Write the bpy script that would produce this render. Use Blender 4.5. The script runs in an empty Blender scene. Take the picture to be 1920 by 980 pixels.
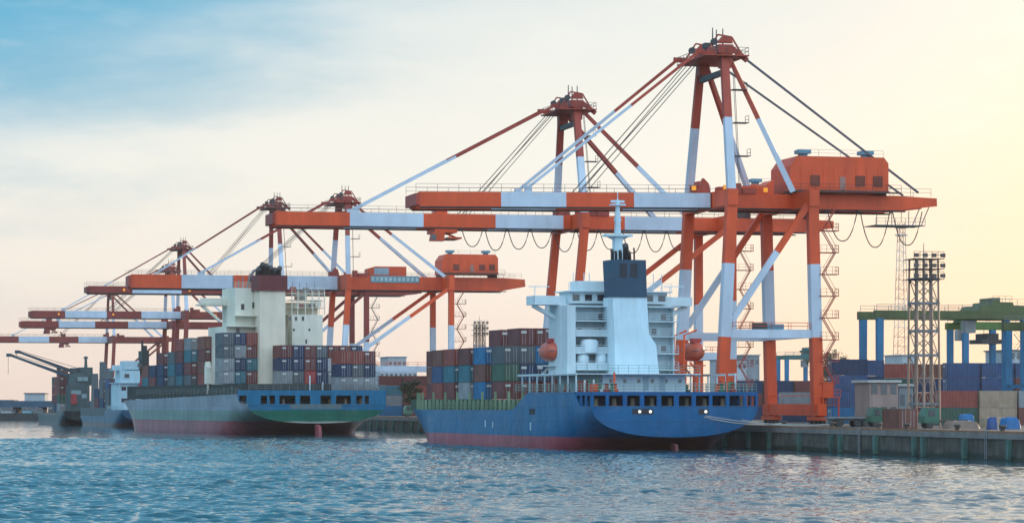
import bpy, math, random
import numpy as np
from mathutils import Vector, Matrix

R = math.radians
SC = bpy.context.scene
COL = SC.collection

# ------------------------------------------------------------------ camera, sky, sun, exposure
CAM_H = 6.3
F = 5500.0           # focal length in photo pixels (1920 wide)
HY = 755.0           # horizon row
cam_d = bpy.data.cameras.new('camera')
cam = bpy.data.objects.new('camera', cam_d); COL.objects.link(cam)
cam.location = (0, 0, CAM_H); cam.rotation_euler = (R(90), 0, 0)
cam_d.sensor_width = 36.0; cam_d.lens = F / 1920 * 36.0
cam_d.shift_y = (HY - 490) / 1920
cam_d.clip_start = 1.0; cam_d.clip_end = 60000
SC.camera = cam

SUN_AZ, SUN_EL = 34.0, 9.0        # degrees right of the view axis, above the horizon
SC.view_settings.view_transform = 'Standard'
SC.view_settings.look = 'None'
SC.view_settings.exposure = 0.0
SC.view_settings.gamma = 1.0
SC.view_settings.use_curve_mapping = False

sun_d = bpy.data.lights.new('sun', 'SUN'); sun_d.energy = 3.4; sun_d.angle = R(0.6); sun_d.color = (1.0, 0.70, 0.42)
sun = bpy.data.objects.new('sun', sun_d); COL.objects.link(sun)
sd = Vector((math.sin(R(SUN_AZ)) * math.cos(R(SUN_EL)), math.cos(R(SUN_AZ)) * math.cos(R(SUN_EL)), math.sin(R(SUN_EL))))
sun.rotation_euler = sd.to_track_quat('Z', 'Y').to_euler()

def build_world():
    w = bpy.data.worlds.new('World'); SC.world = w; w.use_nodes = True
    nt = w.node_tree; N = nt.nodes; L = nt.links
    N.clear()
    out = N.new('ShaderNodeOutputWorld'); bg = N.new('ShaderNodeBackground')
    L.new(bg.outputs[0], out.inputs[0]); bg.inputs[1].default_value = 1.0
    tc = N.new('ShaderNodeTexCoord')
    sep = N.new('ShaderNodeSeparateXYZ'); L.new(tc.outputs['Generated'], sep.inputs[0])
    X, Y, Z = sep.outputs
    def m(op, a, b=None, c=None, clamp=False):
        n = N.new('ShaderNodeMath'); n.operation = op; n.use_clamp = clamp
        for i, v in enumerate((a, b, c)):
            if v is None: continue
            if isinstance(v, (int, float)): n.inputs[i].default_value = v
            else: L.new(v, n.inputs[i])
        return n.outputs[0]
    def ss(v, a, b):
        n = N.new('ShaderNodeMapRange'); n.interpolation_type = 'SMOOTHSTEP'; n.clamp = True
        L.new(v, n.inputs[0]); n.inputs[1].default_value = a; n.inputs[2].default_value = b
        return n.outputs[0]
    def mix(fac, a, b):
        n = N.new('ShaderNodeMix'); n.data_type = 'RGBA'
        if isinstance(fac, (int, float)): n.inputs[0].default_value = fac
        else: L.new(fac, n.inputs[0])
        for i, v in ((6, a), (7, b)):
            if isinstance(v, tuple): n.inputs[i].default_value = (*v, 1)
            else: L.new(v, n.inputs[i])
        return n.outputs[2]
    def noise(scale, detail, rough, rot, stretch, dist=0.0, off=(0, 0, 0)):
        mp = N.new('ShaderNodeMapping'); L.new(tc.outputs['Generated'], mp.inputs[0])
        mp.inputs['Rotation'].default_value = (0, rot, 0); mp.inputs['Scale'].default_value = stretch
        mp.inputs['Location'].default_value = off
        n = N.new('ShaderNodeTexNoise'); L.new(mp.outputs[0], n.inputs['Vector'])
        n.inputs['Scale'].default_value = scale; n.inputs['Detail'].default_value = detail
        n.inputs['Roughness'].default_value = rough; n.inputs['Distortion'].default_value = dist
        return n.outputs['Fac']
    # thin high cloud over a clear sky: elevation gradient
    ramp = N.new('ShaderNodeValToRGB'); L.new(m('MAXIMUM', Z, 0.0), ramp.inputs[0])
    cr = ramp.color_ramp; cr.interpolation = 'EASE'
    stops = [(0.0, (0.82, 0.675, 0.61)), (0.018, (0.845, 0.72, 0.65)), (0.05, (0.875, 0.81, 0.74)), (0.085, (0.85, 0.84, 0.785)),
             (0.14, (0.74, 0.785, 0.775)), (0.30, (0.60, 0.70, 0.77)), (1.0, (0.47, 0.68, 0.90))]
    while len(cr.elements) < len(stops): cr.elements.new(0.5)
    for e, (p, c) in zip(cr.elements, stops): e.position = p; e.color = (*c, 1)
    c = ramp.outputs[0]
    n1 = noise(9.0, 5, 0.55, R(22), (1.0, 1.0, 4.2), 0.25)
    n2 = noise(30.0, 4, 0.5, R(20), (1.0, 1.0, 4.0), 0.2, (3, 1, 7))
    # blue openings towards the upper left
    q = m('ADD', m('MULTIPLY_ADD', X, -0.34, Z), m('MULTIPLY', m('SUBTRACT', n1, 0.5), 0.075))
    q = m('ADD', q, m('MULTIPLY', m('SUBTRACT', n2, 0.5), 0.018))
    blue = m('MULTIPLY', ss(q, 0.112, 0.194), ss(X, 0.08, -0.10))
    c = mix(m('MULTIPLY', blue, 0.96), c, (0.055, 0.395, 0.640))
    # soft grey-blue streaks lower down on the left
    st = m('MULTIPLY', ss(n1, 0.40, 0.68), m('MULTIPLY', ss(q, 0.06, 0.15), ss(X, 0.08, -0.14)))
    c = mix(m('MULTIPLY', st, 0.26), c, (0.30, 0.52, 0.63))
    # warm glow to the right, round the low sun
    gl = m('MULTIPLY', ss(X, 0.035, 0.24), ss(Z, 0.20, 0.01))
    gl = m('MULTIPLY', gl, m('MULTIPLY_ADD', m('SUBTRACT', n1, 0.5), 0.7, 1.0))
    c = mix(m('MULTIPLY', gl, 0.80, None, True), c, (0.90, 0.60, 0.335))
    g2 = m('MULTIPLY', ss(X, -0.01, 0.12), ss(Z, 0.10, 0.0))
    c = mix(m('MULTIPLY', g2, 0.50), c, (0.95, 0.71, 0.49))
    # pale cloud veil
    vl = m('MULTIPLY', ss(n2, 0.46, 0.70), ss(Z, 0.02, 0.08))
    c = mix(m('MULTIPLY', vl, 0.14), c, (0.93, 0.90, 0.84))
    # broad aureole of the low sun, which stands off to the right
    dt = N.new('ShaderNodeVectorMath'); dt.operation = 'DOT_PRODUCT'; L.new(tc.outputs['Generated'], dt.inputs[0]); dt.inputs[1].default_value = sd
    ha = m('POWER', m('MAXIMUM', dt.outputs['Value'], 0.0), 24.0)
    hs = N.new('ShaderNodeVectorMath'); hs.operation = 'SCALE'; hs.inputs[0].default_value = (1.9, 1.18, 0.60); L.new(ha, hs.inputs['Scale'])
    hd = N.new('ShaderNodeVectorMath'); hd.operation = 'ADD'; L.new(c, hd.inputs[0]); L.new(hs.outputs[0], hd.inputs[1]); c = hd.outputs[0]
    # unseen sky behind the viewer, brightened as added fill for camera-facing sides
    back = ss(Y, 0.35, -0.35)
    c = mix(back, c, (1.15, 1.50, 1.85))
    # clear-sky base from the sky texture
    sky = N.new('ShaderNodeTexSky'); sky.sky_type = 'NISHITA'; sky.sun_disc = False
    sky.sun_elevation = R(SUN_EL); sky.sun_rotation = R(SUN_AZ)
    sc = N.new('ShaderNodeVectorMath'); sc.operation = 'SCALE'; L.new(sky.outputs[0], sc.inputs[0]); sc.inputs['Scale'].default_value = 0.010
    ad = N.new('ShaderNodeVectorMath'); ad.operation = 'ADD'; L.new(c, ad.inputs[0]); L.new(sc.outputs[0], ad.inputs[1])
    ground = mix(ss(Z, -0.02, 0.0), (0.10, 0.13, 0.15), ad.outputs[0])
    L.new(ground, bg.inputs[0])
build_world()

# ------------------------------------------------------------------ helpers
class Frame:
    """A plan frame: origin, forward axis at yaw; turns photo pixels on one of its planes into metres."""
    def __init__(s, ox, oy, yaw):
        s.o = (ox, oy); s.yaw = yaw
        s.f = (math.cos(yaw), math.sin(yaw)); s.l = (-math.sin(yaw), math.cos(yaw))
    def on_along(s, px, py, al):
        t = (px - 960) / F
        Y = (al + s.o[0] * s.f[0] + s.o[1] * s.f[1]) / (t * s.f[0] + s.f[1])
        return ((t * Y - s.o[0]) * s.l[0] + (Y - s.o[1]) * s.l[1], CAM_H + (HY - py) / F * Y)
    def on_lat(s, px, py, lat):
        t = (px - 960) / F
        Y = (lat + s.o[0] * s.l[0] + s.o[1] * s.l[1]) / (t * s.l[0] + s.l[1])
        return ((t * Y - s.o[0]) * s.f[0] + (Y - s.o[1]) * s.f[1], CAM_H + (HY - py) / F * Y)
    def world(s, a, l, z): return Vector((s.o[0] + a * s.f[0] + l * s.l[0], s.o[1] + a * s.f[1] + l * s.l[1], z))

def two_point(p0, p1):
    """frame of a floating ship: waterline pixels of its stern and bow"""
    y0 = F * CAM_H / (p0[1] - HY); y1 = F * CAM_H / (p1[1] - HY)
    x0 = (p0[0] - 960) / F * y0; x1 = (p1[0] - 960) / F * y1
    return Frame(x0, y0, math.atan2(y1 - y0, x1 - x0)), math.hypot(x1 - x0, y1 - y0)

A = math.atan(1290 / F)                    # quay direction
QEDGE = 128 * math.cos(A)
Q = Frame(QEDGE * math.cos(A), QEDGE * math.sin(A), A)   # along = landward from the quay edge, lat = along the quay
QZ = 3.0

def solve_u(px, v):      # distance along the quay where the line v metres from the edge shows at px
    return Q.on_along(px, 700, v)[0]

class MB:
    def __init__(s): s.v = []; s.f = []; s.m = []
    def add(s, vs, fs, mi=0):
        b = len(s.v); s.v += [tuple(p) for p in vs]
        for f in fs: s.f.append(tuple(b + i for i in f)); s.m.append(mi)
    def box(s, x0, x1, y0, y1, z0, z1, mi=0):
        if x0 > x1: x0, x1 = x1, x0
        if y0 > y1: y0, y1 = y1, y0
        if z0 > z1: z0, z1 = z1, z0
        s.add([(x0, y0, z0), (x1, y0, z0), (x1, y1, z0), (x0, y1, z0), (x0, y0, z1), (x1, y0, z1), (x1, y1, z1), (x0, y1, z1)],
              [(0, 3, 2, 1), (4, 5, 6, 7), (0, 1, 5, 4), (1, 2, 6, 5), (2, 3, 7, 6), (3, 0, 4, 7)], mi)
    def beam(s, p, q, w, h=None, w2=None, h2=None, mi=0, up=(0, 0, 1)):
        p = Vector(p); q = Vector(q); h = w if h is None else h
        w2 = w if w2 is None else w2; h2 = h if h2 is None else h2
        d = (q - p)
        if d.length < 1e-6: return
        d.normalize(); u = Vector(up)
        if abs(d.dot(u)) > 0.97: u = Vector((0, 1, 0))
        sx = d.cross(u).normalized(); uy = sx.cross(d).normalized()
        vs = []
        for c, ww, hh in ((p, w, h), (q, w2, h2)):
            for a, b in ((-1, -1), (1, -1), (1, 1), (-1, 1)): vs.append(c + sx * (a * ww / 2) + uy * (b * hh / 2))
        s.add(vs, [(3, 2, 1, 0), (4, 5, 6, 7), (0, 1, 5, 4), (1, 2, 6, 5), (2, 3, 7, 6), (3, 0, 4, 7)], mi)
    def bands(s, p, q, w, cuts, h=None, w2=None, h2=None):
        """beam cut into painted bands; cuts = [(t_end, mat)]"""
        p = Vector(p); q = Vector(q); h = w if h is None else h; w2 = w if w2 is None else w2; h2 = h if h2 is None else h2
        t0 = 0
        for t1, mi in cuts:
            s.beam(p.lerp(q, t0), p.lerp(q, t1), w + (w2 - w) * t0, h + (h2 - h) * t0, w + (w2 - w) * t1, h + (h2 - h) * t1, mi); t0 = t1
    def tube(s, pts, r, n=6, mi=0, r2=None):
        pts = [Vector(p) for p in pts]; rings = []
        for i, p in enumerate(pts):
            d = (pts[min(i + 1, len(pts) - 1)] - pts[max(i - 1, 0)]).normalized()
            u = Vector((0, 0, 1)) if abs(d.z) < 0.95 else Vector((1, 0, 0))
            a = d.cross(u).normalized(); b = d.cross(a).normalized()
            rr = r if r2 is None else r + (r2 - r) * i / max(1, len(pts) - 1)
            rings.append([p + a * (rr * math.cos(2 * math.pi * k / n)) + b * (rr * math.sin(2 * math.pi * k / n)) for k in range(n)])
        vs = [p for r_ in rings for p in r_]; fs = []
        for i in range(len(pts) - 1):
            for k in range(n): fs.append((i * n + k, i * n + (k + 1) % n, (i + 1) * n + (k + 1) % n, (i + 1) * n + k))
        fs.append(tuple(range(n - 1, -1, -1))); fs.append(tuple((len(pts) - 1) * n + k for k in range(n)))
        s.add(vs, fs, mi)
    def prism(s, prof, axis, a0, a1, mi=0):
        """prof: list of 2-D points; axis 'x','y','z' of extrusion"""
        n = len(prof)
        def P(p, a): return {'x': (a, p[0], p[1]), 'y': (p[0], a, p[1]), 'z': (p[0], p[1], a)}[axis]
        s.add([P(p, a0) for p in prof] + [P(p, a1) for p in prof],
              [tuple(range(n - 1, -1, -1)), tuple(range(n, 2 * n))] + [(i, (i + 1) % n, n + (i + 1) % n, n + i) for i in range(n)], mi)
    def rail(s, p, q, h=1.1, step=2.0, t=0.05, mi=0, mids=1):
        p = Vector(p); q = Vector(q); n = max(1, int((q - p).length / step))
        for i in range(n + 1):
            b = p.lerp(q, i / n); s.beam(b, b + Vector((0, 0, h)), t, t, mi=mi)
        for k in range(mids + 1):
            z = Vector((0, 0, h * (k + 1) / (mids + 1))); s.beam(p + z, q + z, t, t, mi=mi)
    def lathe(s, c, prof, n=12, mi=0):
        vs = [(c[0] + r * math.cos(2 * math.pi * k / n), c[1] + r * math.sin(2 * math.pi * k / n), c[2] + z) for r, z in prof for k in range(n)]
        fs = [(i * n + k, i * n + (k + 1) % n, (i + 1) * n + (k + 1) % n, (i + 1) * n + k) for i in range(len(prof) - 1) for k in range(n)]
        s.add(vs, fs, mi)
    def build(s, name, mats, parent=None, smooth=False, frame=None):
        me = bpy.data.meshes.new(name)
        off = OFF.get(parent.name, (0, 0, 0)) if parent is not None else (0, 0, 0)
        if parent is not None and parent.parent is not None: off = OFF.get(parent.name, (0, 0, 0))
        me.from_pydata([(x - off[0], y - off[1], z - off[2]) for x, y, z in s.v], [], s.f)
        mats = mats if isinstance(mats, (list, tuple)) else [mats]
        for m_ in mats: me.materials.append(m_)
        me.polygons.foreach_set('material_index', s.m)
        if smooth: me.polygons.foreach_set('use_smooth', [True] * len(s.f))
        import bmesh
        bm = bmesh.new(); bm.from_mesh(me); bmesh.ops.recalc_face_normals(bm, faces=bm.faces); bm.to_mesh(me); bm.free()
        me.update()
        o = bpy.data.objects.new(name, me); COL.objects.link(o)
        if parent is not None:
            o.parent = parent; OFF[o.name] = off
        return o
OFF = {}

def tag(o, label=None, cat=None, group=None, kind=None):
    if label: o['label'] = label
    if cat: o['category'] = cat
    if group: o['group'] = group
    if kind: o['kind'] = kind
    return o
def thing(name, frame, at, label, cat, group=None):
    """Empty at the thing's base; children are built in frame metres"""
    o = bpy.data.objects.new(name, None); COL.objects.link(o)
    o.location = frame.world(*at); o.rotation_euler = (0, 0, frame.yaw)
    OFF[o.name] = at
    return tag(o, label, cat, group)
def solo(mb, name, mats, frame, at, label, cat, group=None, smooth=False):
    """a thing that is a single mesh"""
    mb.v = [(x - at[0], y - at[1], z - at[2]) for x, y, z in mb.v]
    o = mb.build(name, mats, None, smooth)
    o.location = frame.world(*at); o.rotation_euler = (0, 0, frame.yaw)
    OFF[o.name] = at
    return tag(o, label, cat, group)

# ------------------------------------------------------------------ materials
MATS = {}
def paint(name, col, rough=0.5, dirt=0.25, rust=0.0, metal=0.0, scale=0.35, streak=True, coat=0.0, spec=0.4):
    if name in MATS: return MATS[name]
    m = bpy.data.materials.new(name); m.use_nodes = True; MATS[name] = m
    nt = m.node_tree; N = nt.nodes; L = nt.links; b = N['Principled BSDF']
    tc = N.new('ShaderNodeTexCoord')
    mp = N.new('ShaderNodeMapping'); L.new(tc.outputs['Object'], mp.inputs[0]); mp.inputs['Scale'].default_value = (1, 1, 0.18 if streak else 1)
    n1 = N.new('ShaderNodeTexNoise'); L.new(mp.outputs[0], n1.inputs['Vector']); n1.inputs['Scale'].default_value = scale * 3; n1.inputs['Detail'].default_value = 6
    n1.inputs['Roughness'].default_value = 0.65
    n2 = N.new('ShaderNodeTexNoise'); L.new(tc.outputs['Object'], n2.inputs['Vector']); n2.inputs['Scale'].default_value = scale; n2.inputs['Detail'].default_value = 4
    oi = N.new('ShaderNodeObjectInfo')
    r1 = N.new('ShaderNodeMapRange'); L.new(n1.outputs['Fac'], r1.inputs[0]); r1.inputs[1].default_value = 0.35; r1.inputs[2].default_value = 0.75
    r1.inputs[3].default_value = 1.0; r1.inputs[4].default_value = 1.0 - dirt
    r2 = N.new('ShaderNodeMapRange'); L.new(n2.outputs['Fac'], r2.inputs[0]); r2.inputs[1].default_value = 0.3; r2.inputs[2].default_value = 0.7
    r2.inputs[3].default_value = 1.0 + dirt * 0.35; r2.inputs[4].default_value = 1.0 - dirt * 0.5
    mu = N.new('ShaderNodeMath'); mu.operation = 'MULTIPLY'; L.new(r1.outputs[0], mu.inputs[0]); L.new(r2.outputs[0], mu.inputs[1])
    r3 = N.new('ShaderNodeMapRange'); L.new(oi.outputs['Random'], r3.inputs[0]); r3.inputs[3].default_value = 0.88; r3.inputs[4].default_value = 1.12
    mu2 = N.new('ShaderNodeMath'); mu2.operation = 'MULTIPLY'; L.new(mu.outputs[0], mu2.inputs[0]); L.new(r3.outputs[0], mu2.inputs[1])
    vm = N.new('ShaderNodeVectorMath'); vm.operation = 'SCALE'; vm.inputs[0].default_value = col; L.new(mu2.outputs[0], vm.inputs['Scale'])
    colo = vm.outputs[0]
    if rust > 0:
        r4 = N.new('ShaderNodeMapRange'); L.new(n1.outputs['Fac'], r4.inputs[0]); r4.inputs[1].default_value = 0.60; r4.inputs[2].default_value = 0.72
        r4.inputs[4].default_value = rust
        mx = N.new('ShaderNodeMix'); mx.data_type = 'RGBA'; L.new(r4.outputs[0], mx.inputs[0]); L.new(colo, mx.inputs[6]); mx.inputs[7].default_value = (0.13, 0.055, 0.03, 1)
        colo = mx.outputs[2]
    L.new(colo, b.inputs['Base Color'])
    b.inputs['Roughness'].default_value = rough; b.inputs['Metallic'].default_value = metal
    b.inputs['Coat Weight'].default_value = coat; b.inputs['Coat Roughness'].default_value = 0.25
    b.inputs['Specular IOR Level'].default_value = spec
    return m
def hull_mat(name, zones, rough=0.42, coat=0.3, dirt=0.3, runs=0.45):
    """paint zones by height above the water (object Z = metres above the waterline)"""
    m = paint(name, (1, 1, 1), 0.28, dirt, 0.0, coat=0.0, scale=0.12, spec=0.5); m.node_tree.nodes['Principled BSDF'].inputs['IOR'].default_value = 1.33
    nt = m.node_tree; N = nt.nodes; L = nt.links; b = N['Principled BSDF']
    src = b.inputs['Base Color'].links[0].from_socket
    tc = [n for n in N if n.type == 'TEX_COORD'][0]
    sp = N.new('ShaderNodeSeparateXYZ'); L.new(tc.outputs['Object'], sp.inputs[0])
    nz = N.new('ShaderNodeTexNoise'); L.new(tc.outputs['Object'], nz.inputs['Vector']); nz.inputs['Scale'].default_value = 0.35; nz.inputs['Detail'].default_value = 5
    wob = N.new('ShaderNodeMath'); wob.operation = 'MULTIPLY_ADD'; L.new(nz.outputs['Fac'], wob.inputs[0]); wob.inputs[1].default_value = 0.25; L.new(sp.outputs[2], wob.inputs[2])
    mr = N.new('ShaderNodeMapRange'); L.new(wob.outputs[0], mr.inputs[0]); mr.inputs[1].default_value = -3; mr.inputs[2].default_value = 12
    cr = N.new('ShaderNodeValToRGB'); L.new(mr.outputs[0], cr.inputs[0]); r = cr.color_ramp; r.interpolation = 'CONSTANT'
    while len(r.elements) < len(zones): r.elements.new(0.5)
    for e, (z, c) in zip(r.elements, zones): e.position = min(1, max(0, (z + 3) / 15)); e.color = (*c, 1)
    mx = N.new('ShaderNodeMix'); mx.data_type = 'RGBA'; mx.blend_type = 'MULTIPLY'; mx.inputs[0].default_value = 1
    L.new(cr.outputs[0], mx.inputs[6]); L.new(src, mx.inputs[7])
    # long vertical rust runs
    mp = N.new('ShaderNodeMapping'); L.new(tc.outputs['Object'], mp.inputs[0]); mp.inputs['Scale'].default_value = (0.9, 0.9, 0.05)
    n3 = N.new('ShaderNodeTexNoise'); L.new(mp.outputs[0], n3.inputs['Vector']); n3.inputs['Scale'].default_value = 1.0; n3.inputs['Detail'].default_value = 5
    rr = N.new('ShaderNodeMapRange'); L.new(n3.outputs['Fac'], rr.inputs[0]); rr.inputs[1].default_value = 0.60; rr.inputs[2].default_value = 0.75; rr.inputs[4].default_value = runs
    m2 = N.new('ShaderNodeMix'); m2.data_type = 'RGBA'; L.new(rr.outputs[0], m2.inputs[0]); L.new(mx.outputs[2], m2.inputs[6]); m2.inputs[7].default_value = (0.16, 0.12, 0.11, 1)
    L.new(m2.outputs[2], b.inputs['Base Color'])
    # plate seams and paler scrapes
    sx_ = N.new('ShaderNodeCombineXYZ'); L.new(sp.outputs[0], sx_.inputs[0]); L.new(sp.outputs[2], sx_.inputs[1])
    bt = N.new('ShaderNodeTexBrick'); L.new(sx_.outputs[0], bt.inputs['Vector']); bt.inputs['Scale'].default_value = 1.0; bt.inputs['Brick Width'].default_value = 7.5; bt.inputs['Row Height'].default_value = 1.9
    bt.inputs['Mortar Size'].default_value = 0.05; bt.inputs['Color1'].default_value = (1, 1, 1, 1); bt.inputs['Color2'].default_value = (0.86, 0.86, 0.86, 1); bt.inputs['Mortar'].default_value = (0.55, 0.55, 0.55, 1)
    m3 = N.new('ShaderNodeMix'); m3.data_type = 'RGBA'; m3.blend_type = 'MULTIPLY'; m3.inputs[0].default_value = 0.8; L.new(m2.outputs[2], m3.inputs[6]); L.new(bt.outputs['Color'], m3.inputs[7])
    mp2 = N.new('ShaderNodeMapping'); L.new(tc.outputs['Object'], mp2.inputs[0]); mp2.inputs['Scale'].default_value = (0.10, 0.10, 0.55)
    n4 = N.new('ShaderNodeTexNoise'); L.new(mp2.outputs[0], n4.inputs['Vector']); n4.inputs['Scale'].default_value = 1.6; n4.inputs['Detail'].default_value = 7; n4.inputs['Roughness'].default_value = 0.7
    r5 = N.new('ShaderNodeMapRange'); L.new(n4.outputs['Fac'], r5.inputs[0]); r5.inputs[1].default_value = 0.58; r5.inputs[2].default_value = 0.72; r5.inputs[4].default_value = 0.22
    m4 = N.new('ShaderNodeMix'); m4.data_type = 'RGBA'; L.new(r5.outputs[0], m4.inputs[0]); L.new(m3.outputs[2], m4.inputs[6]); m4.inputs[7].default_value = (0.30, 0.33, 0.38, 1)
    L.new(m4.outputs[2], b.inputs['Base Color'])
    bk = N.new('ShaderNodeTexNoise'); L.new(tc.outputs['Object'], bk.inputs['Vector']); bk.inputs['Scale'].default_value = 0.28; bk.inputs['Detail'].default_value = 2
    bu = N.new('ShaderNodeBump'); L.new(bk.outputs['Fac'], bu.inputs['Height']); bu.inputs['Strength'].default_value = 0.25; bu.inputs['Distance'].default_value = 0.6
    L.new(bu.outputs[0], b.inputs['Normal'])
    return m
def box_mat(name, col):
    """corrugated container steel"""
    m = paint(name, col, 0.55, 0.35, 0.25, scale=0.5)
    nt = m.node_tree; N = nt.nodes; L = nt.links; b = N['Principled BSDF']
    tc = [n for n in N if n.type == 'TEX_COORD'][0]
    w = N.new('ShaderNodeTexWave'); w.wave_type = 'BANDS'; w.bands_direction = 'X'; w.wave_profile = 'SIN'; L.new(tc.outputs['Object'], w.inputs['Vector']); w.inputs['Scale'].default_value = 1.1
    w2 = N.new('ShaderNodeTexWave'); w2.wave_type = 'BANDS'; w2.bands_direction = 'Y'; L.new(tc.outputs['Object'], w2.inputs['Vector']); w2.inputs['Scale'].default_value = 1.1
    ad = N.new('ShaderNodeMath'); ad.operation = 'ADD'; L.new(w.outputs['Fac'], ad.inputs[0]); L.new(w2.outputs['Fac'], ad.inputs[1])
    bu = N.new('ShaderNodeBump'); L.new(ad.outputs[0], bu.inputs['Height']); bu.inputs['Strength'].default_value = 0.8; bu.inputs['Distance'].default_value = 0.05
    L.new(bu.outputs[0], b.inputs['Normal'])
    return m
def emit(name, col, strength):
    m = bpy.data.materials.new(name); m.use_nodes = True; b = m.node_tree.nodes['Principled BSDF']
    b.inputs['Base Color'].default_value = (*col, 1); b.inputs['Emission Color'].default_value = (*col, 1); b.inputs['Emission Strength'].default_value = strength
    return m

M_OR = paint('crane_orange', (0.68, 0.082, 0.018), 0.45, 0.26, 0.10, scale=0.2)
M_RED = paint('crane_red', (0.34, 0.045, 0.028), 0.5, 0.32, 0.15, scale=0.2)
M_DRED = paint('crane_dark_red', (0.24, 0.035, 0.028), 0.5, 0.32, 0.15, scale=0.2)
M_WH = paint('crane_white', (0.50, 0.585, 0.68), 0.45, 0.18, 0.06, scale=0.2)
M_BLUEGR = paint('vent_blue', (0.12, 0.30, 0.42), 0.5, 0.2)
M_STEEL = paint('dark_steel', (0.055, 0.06, 0.065), 0.5, 0.3)
M_GSTEEL = paint('grey_steel', (0.20, 0.22, 0.24), 0.5, 0.3)
M_CABLE = paint('cable', (0.05, 0.045, 0.045), 0.6, 0.2)
M_YEL = emit('lamp_yellow', (1.0, 0.36, 0.02), 0.35)
M_LAMP = emit('lamp_white', (1.0, 0.95, 0.8), 0.9)
M_GLASS = paint('window_glass', (0.03, 0.04, 0.05), 0.08, 0.1, spec=0.8)
M_DARK = paint('dark_opening', (0.03, 0.03, 0.035), 0.7, 0.2)

# ------------------------------------------------------------------ setting: water, quay ground
def build_water():
    rng = np.random.default_rng(7)
    t_c = np.linspace(-0.205, 0.205, 620)
    t_o = np.concatenate([-np.geomspace(4.0, 0.215, 26), t_c, np.geomspace(0.215, 4.0, 26)])
    ys = [18.0]
    while ys[-1] < 130: ys.append(ys[-1] * 1.05)
    while ys[-1] < 520: ys.append(ys[-1] + 0.30 + (ys[-1] - 130) * 0.0012)
    while ys[-1] < 1500: ys.append(ys[-1] * 1.006)
    while ys[-1] < 2700: ys.append(ys[-1] * 1.08)
    ys = np.array(ys)
    Yg, Tg = np.meshgrid(ys, t_o, indexing='ij'); Xg = np.clip(Yg * Tg, -2500, 2500)
    Z = np.zeros_like(Xg)
    env = 0.72 + 0.22 * np.sin(Xg * 0.045 + Yg * 0.021 + 1.0) * np.sin(Xg * 0.018 - Yg * 0.034 + 0.4) + 0.22 * np.sin(Yg * 0.17 + Xg * 0.03 + 2.0 * np.sin(Xg * 0.02)) * np.sin(Yg * 0.043 + 1.3)
    for i in range(54):
        lam = math.exp(rng.uniform(math.log(0.7), math.log(3.6)))
        ang = rng.normal(R(262), 0.62)
        k = 2 * math.pi / lam; ph = rng.uniform(0, 6.28)
        amp = 0.0098 * lam ** 0.90
        s = np.sin(k * (Xg * math.cos(ang) + Yg * math.sin(ang)) + ph)
        Z += amp * (s + 0.25 * (s * s - 0.5))
    # sheltered, calmer water along the quay and round the moored hulls
    dq = -((Xg - Q.o[0]) * Q.f[0] + (Yg - Q.o[1]) * Q.f[1])
    sh = np.clip((dq - 2) / 52, 0, 1); Z *= 0.22 + 0.78 * sh * sh * (3 - 2 * sh)
    Z *= env
    Z *= np.clip((900 - Yg) / 500, 0.0, 1) * np.clip((0.208 - np.abs(Tg)) / 0.004, 0, 1) * np.clip((Yg - 100) / 40, 0, 1)
    nr, nc = Xg.shape
    co = np.stack([Xg, Yg, Z], -1).reshape(-1, 3).astype(np.float32)
    me = bpy.data.meshes.new('water')
    idx = np.arange(nr * nc).reshape(nr, nc)
    quads = np.stack([idx[:-1, :-1], idx[:-1, 1:], idx[1:, 1:], idx[1:, :-1]], -1).reshape(-1, 4)
    me.vertices.add(len(co)); me.vertices.foreach_set('co', co.ravel())
    me.loops.add(quads.size); me.loops.foreach_set('vertex_index', quads.ravel().astype(np.int32))
    me.polygons.add(len(quads)); me.polygons.foreach_set('loop_start', np.arange(0, quads.size, 4, dtype=np.int32))
    me.polygons.foreach_set('use_smooth', np.ones(len(quads), dtype=bool))
    me.update(calc_edges=True); me.validate()
    m = bpy.data.materials.new('sea_water'); m.use_nodes = True
    nt = m.node_tree; N = nt.nodes; L = nt.links; b = N['Principled BSDF']
    b.inputs['Base Color'].default_value = (0.022, 0.082, 0.112, 1)
    b.inputs['Roughness'].default_value = 0.05; b.inputs['IOR'].default_value = 1.33
    tc = N.new('ShaderNodeTexCoord')
    def nz(scale, st, det):
        mp = N.new('ShaderNodeMapping'); L.new(tc.outputs['Object'], mp.inputs[0]); mp.inputs['Scale'].default_value = st; mp.inputs['Rotation'].default_value = (0, 0, R(14))
        n = N.new('ShaderNodeTexNoise'); L.new(mp.outputs[0], n.inputs['Vector']); n.inputs['Scale'].default_value = scale; n.inputs['Detail'].default_value = det; n.inputs['Roughness'].default_value = 0.6
        return n.outputs['Fac']
    a = nz(1.6, (0.6, 1, 1), 3)
    bu = N.new('ShaderNodeBump'); L.new(a, bu.inputs['Height']); bu.inputs['Strength'].default_value = 0.5; bu.inputs['Distance'].default_value = 0.06
    L.new(bu.outputs[0], b.inputs['Normal'])
    me.materials.append(m)
    o = bpy.data.objects.new('water', me); COL.objects.link(o); tag(o, kind='structure')
build_water()

def asphalt():
    m = paint('quay_asphalt', (0.075, 0.08, 0.085), 0.85, 0.4, 0.0, scale=0.08, streak=False)
    return m
gm = MB(); gm.box(1.2, 2200, -80, 2300, QZ - 6, QZ)
g = gm.build('ground', asphalt()); g.location = Q.world(0, 0, 0); g.rotation_euler = (0, 0, Q.yaw); tag(g, kind='structure')

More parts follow.
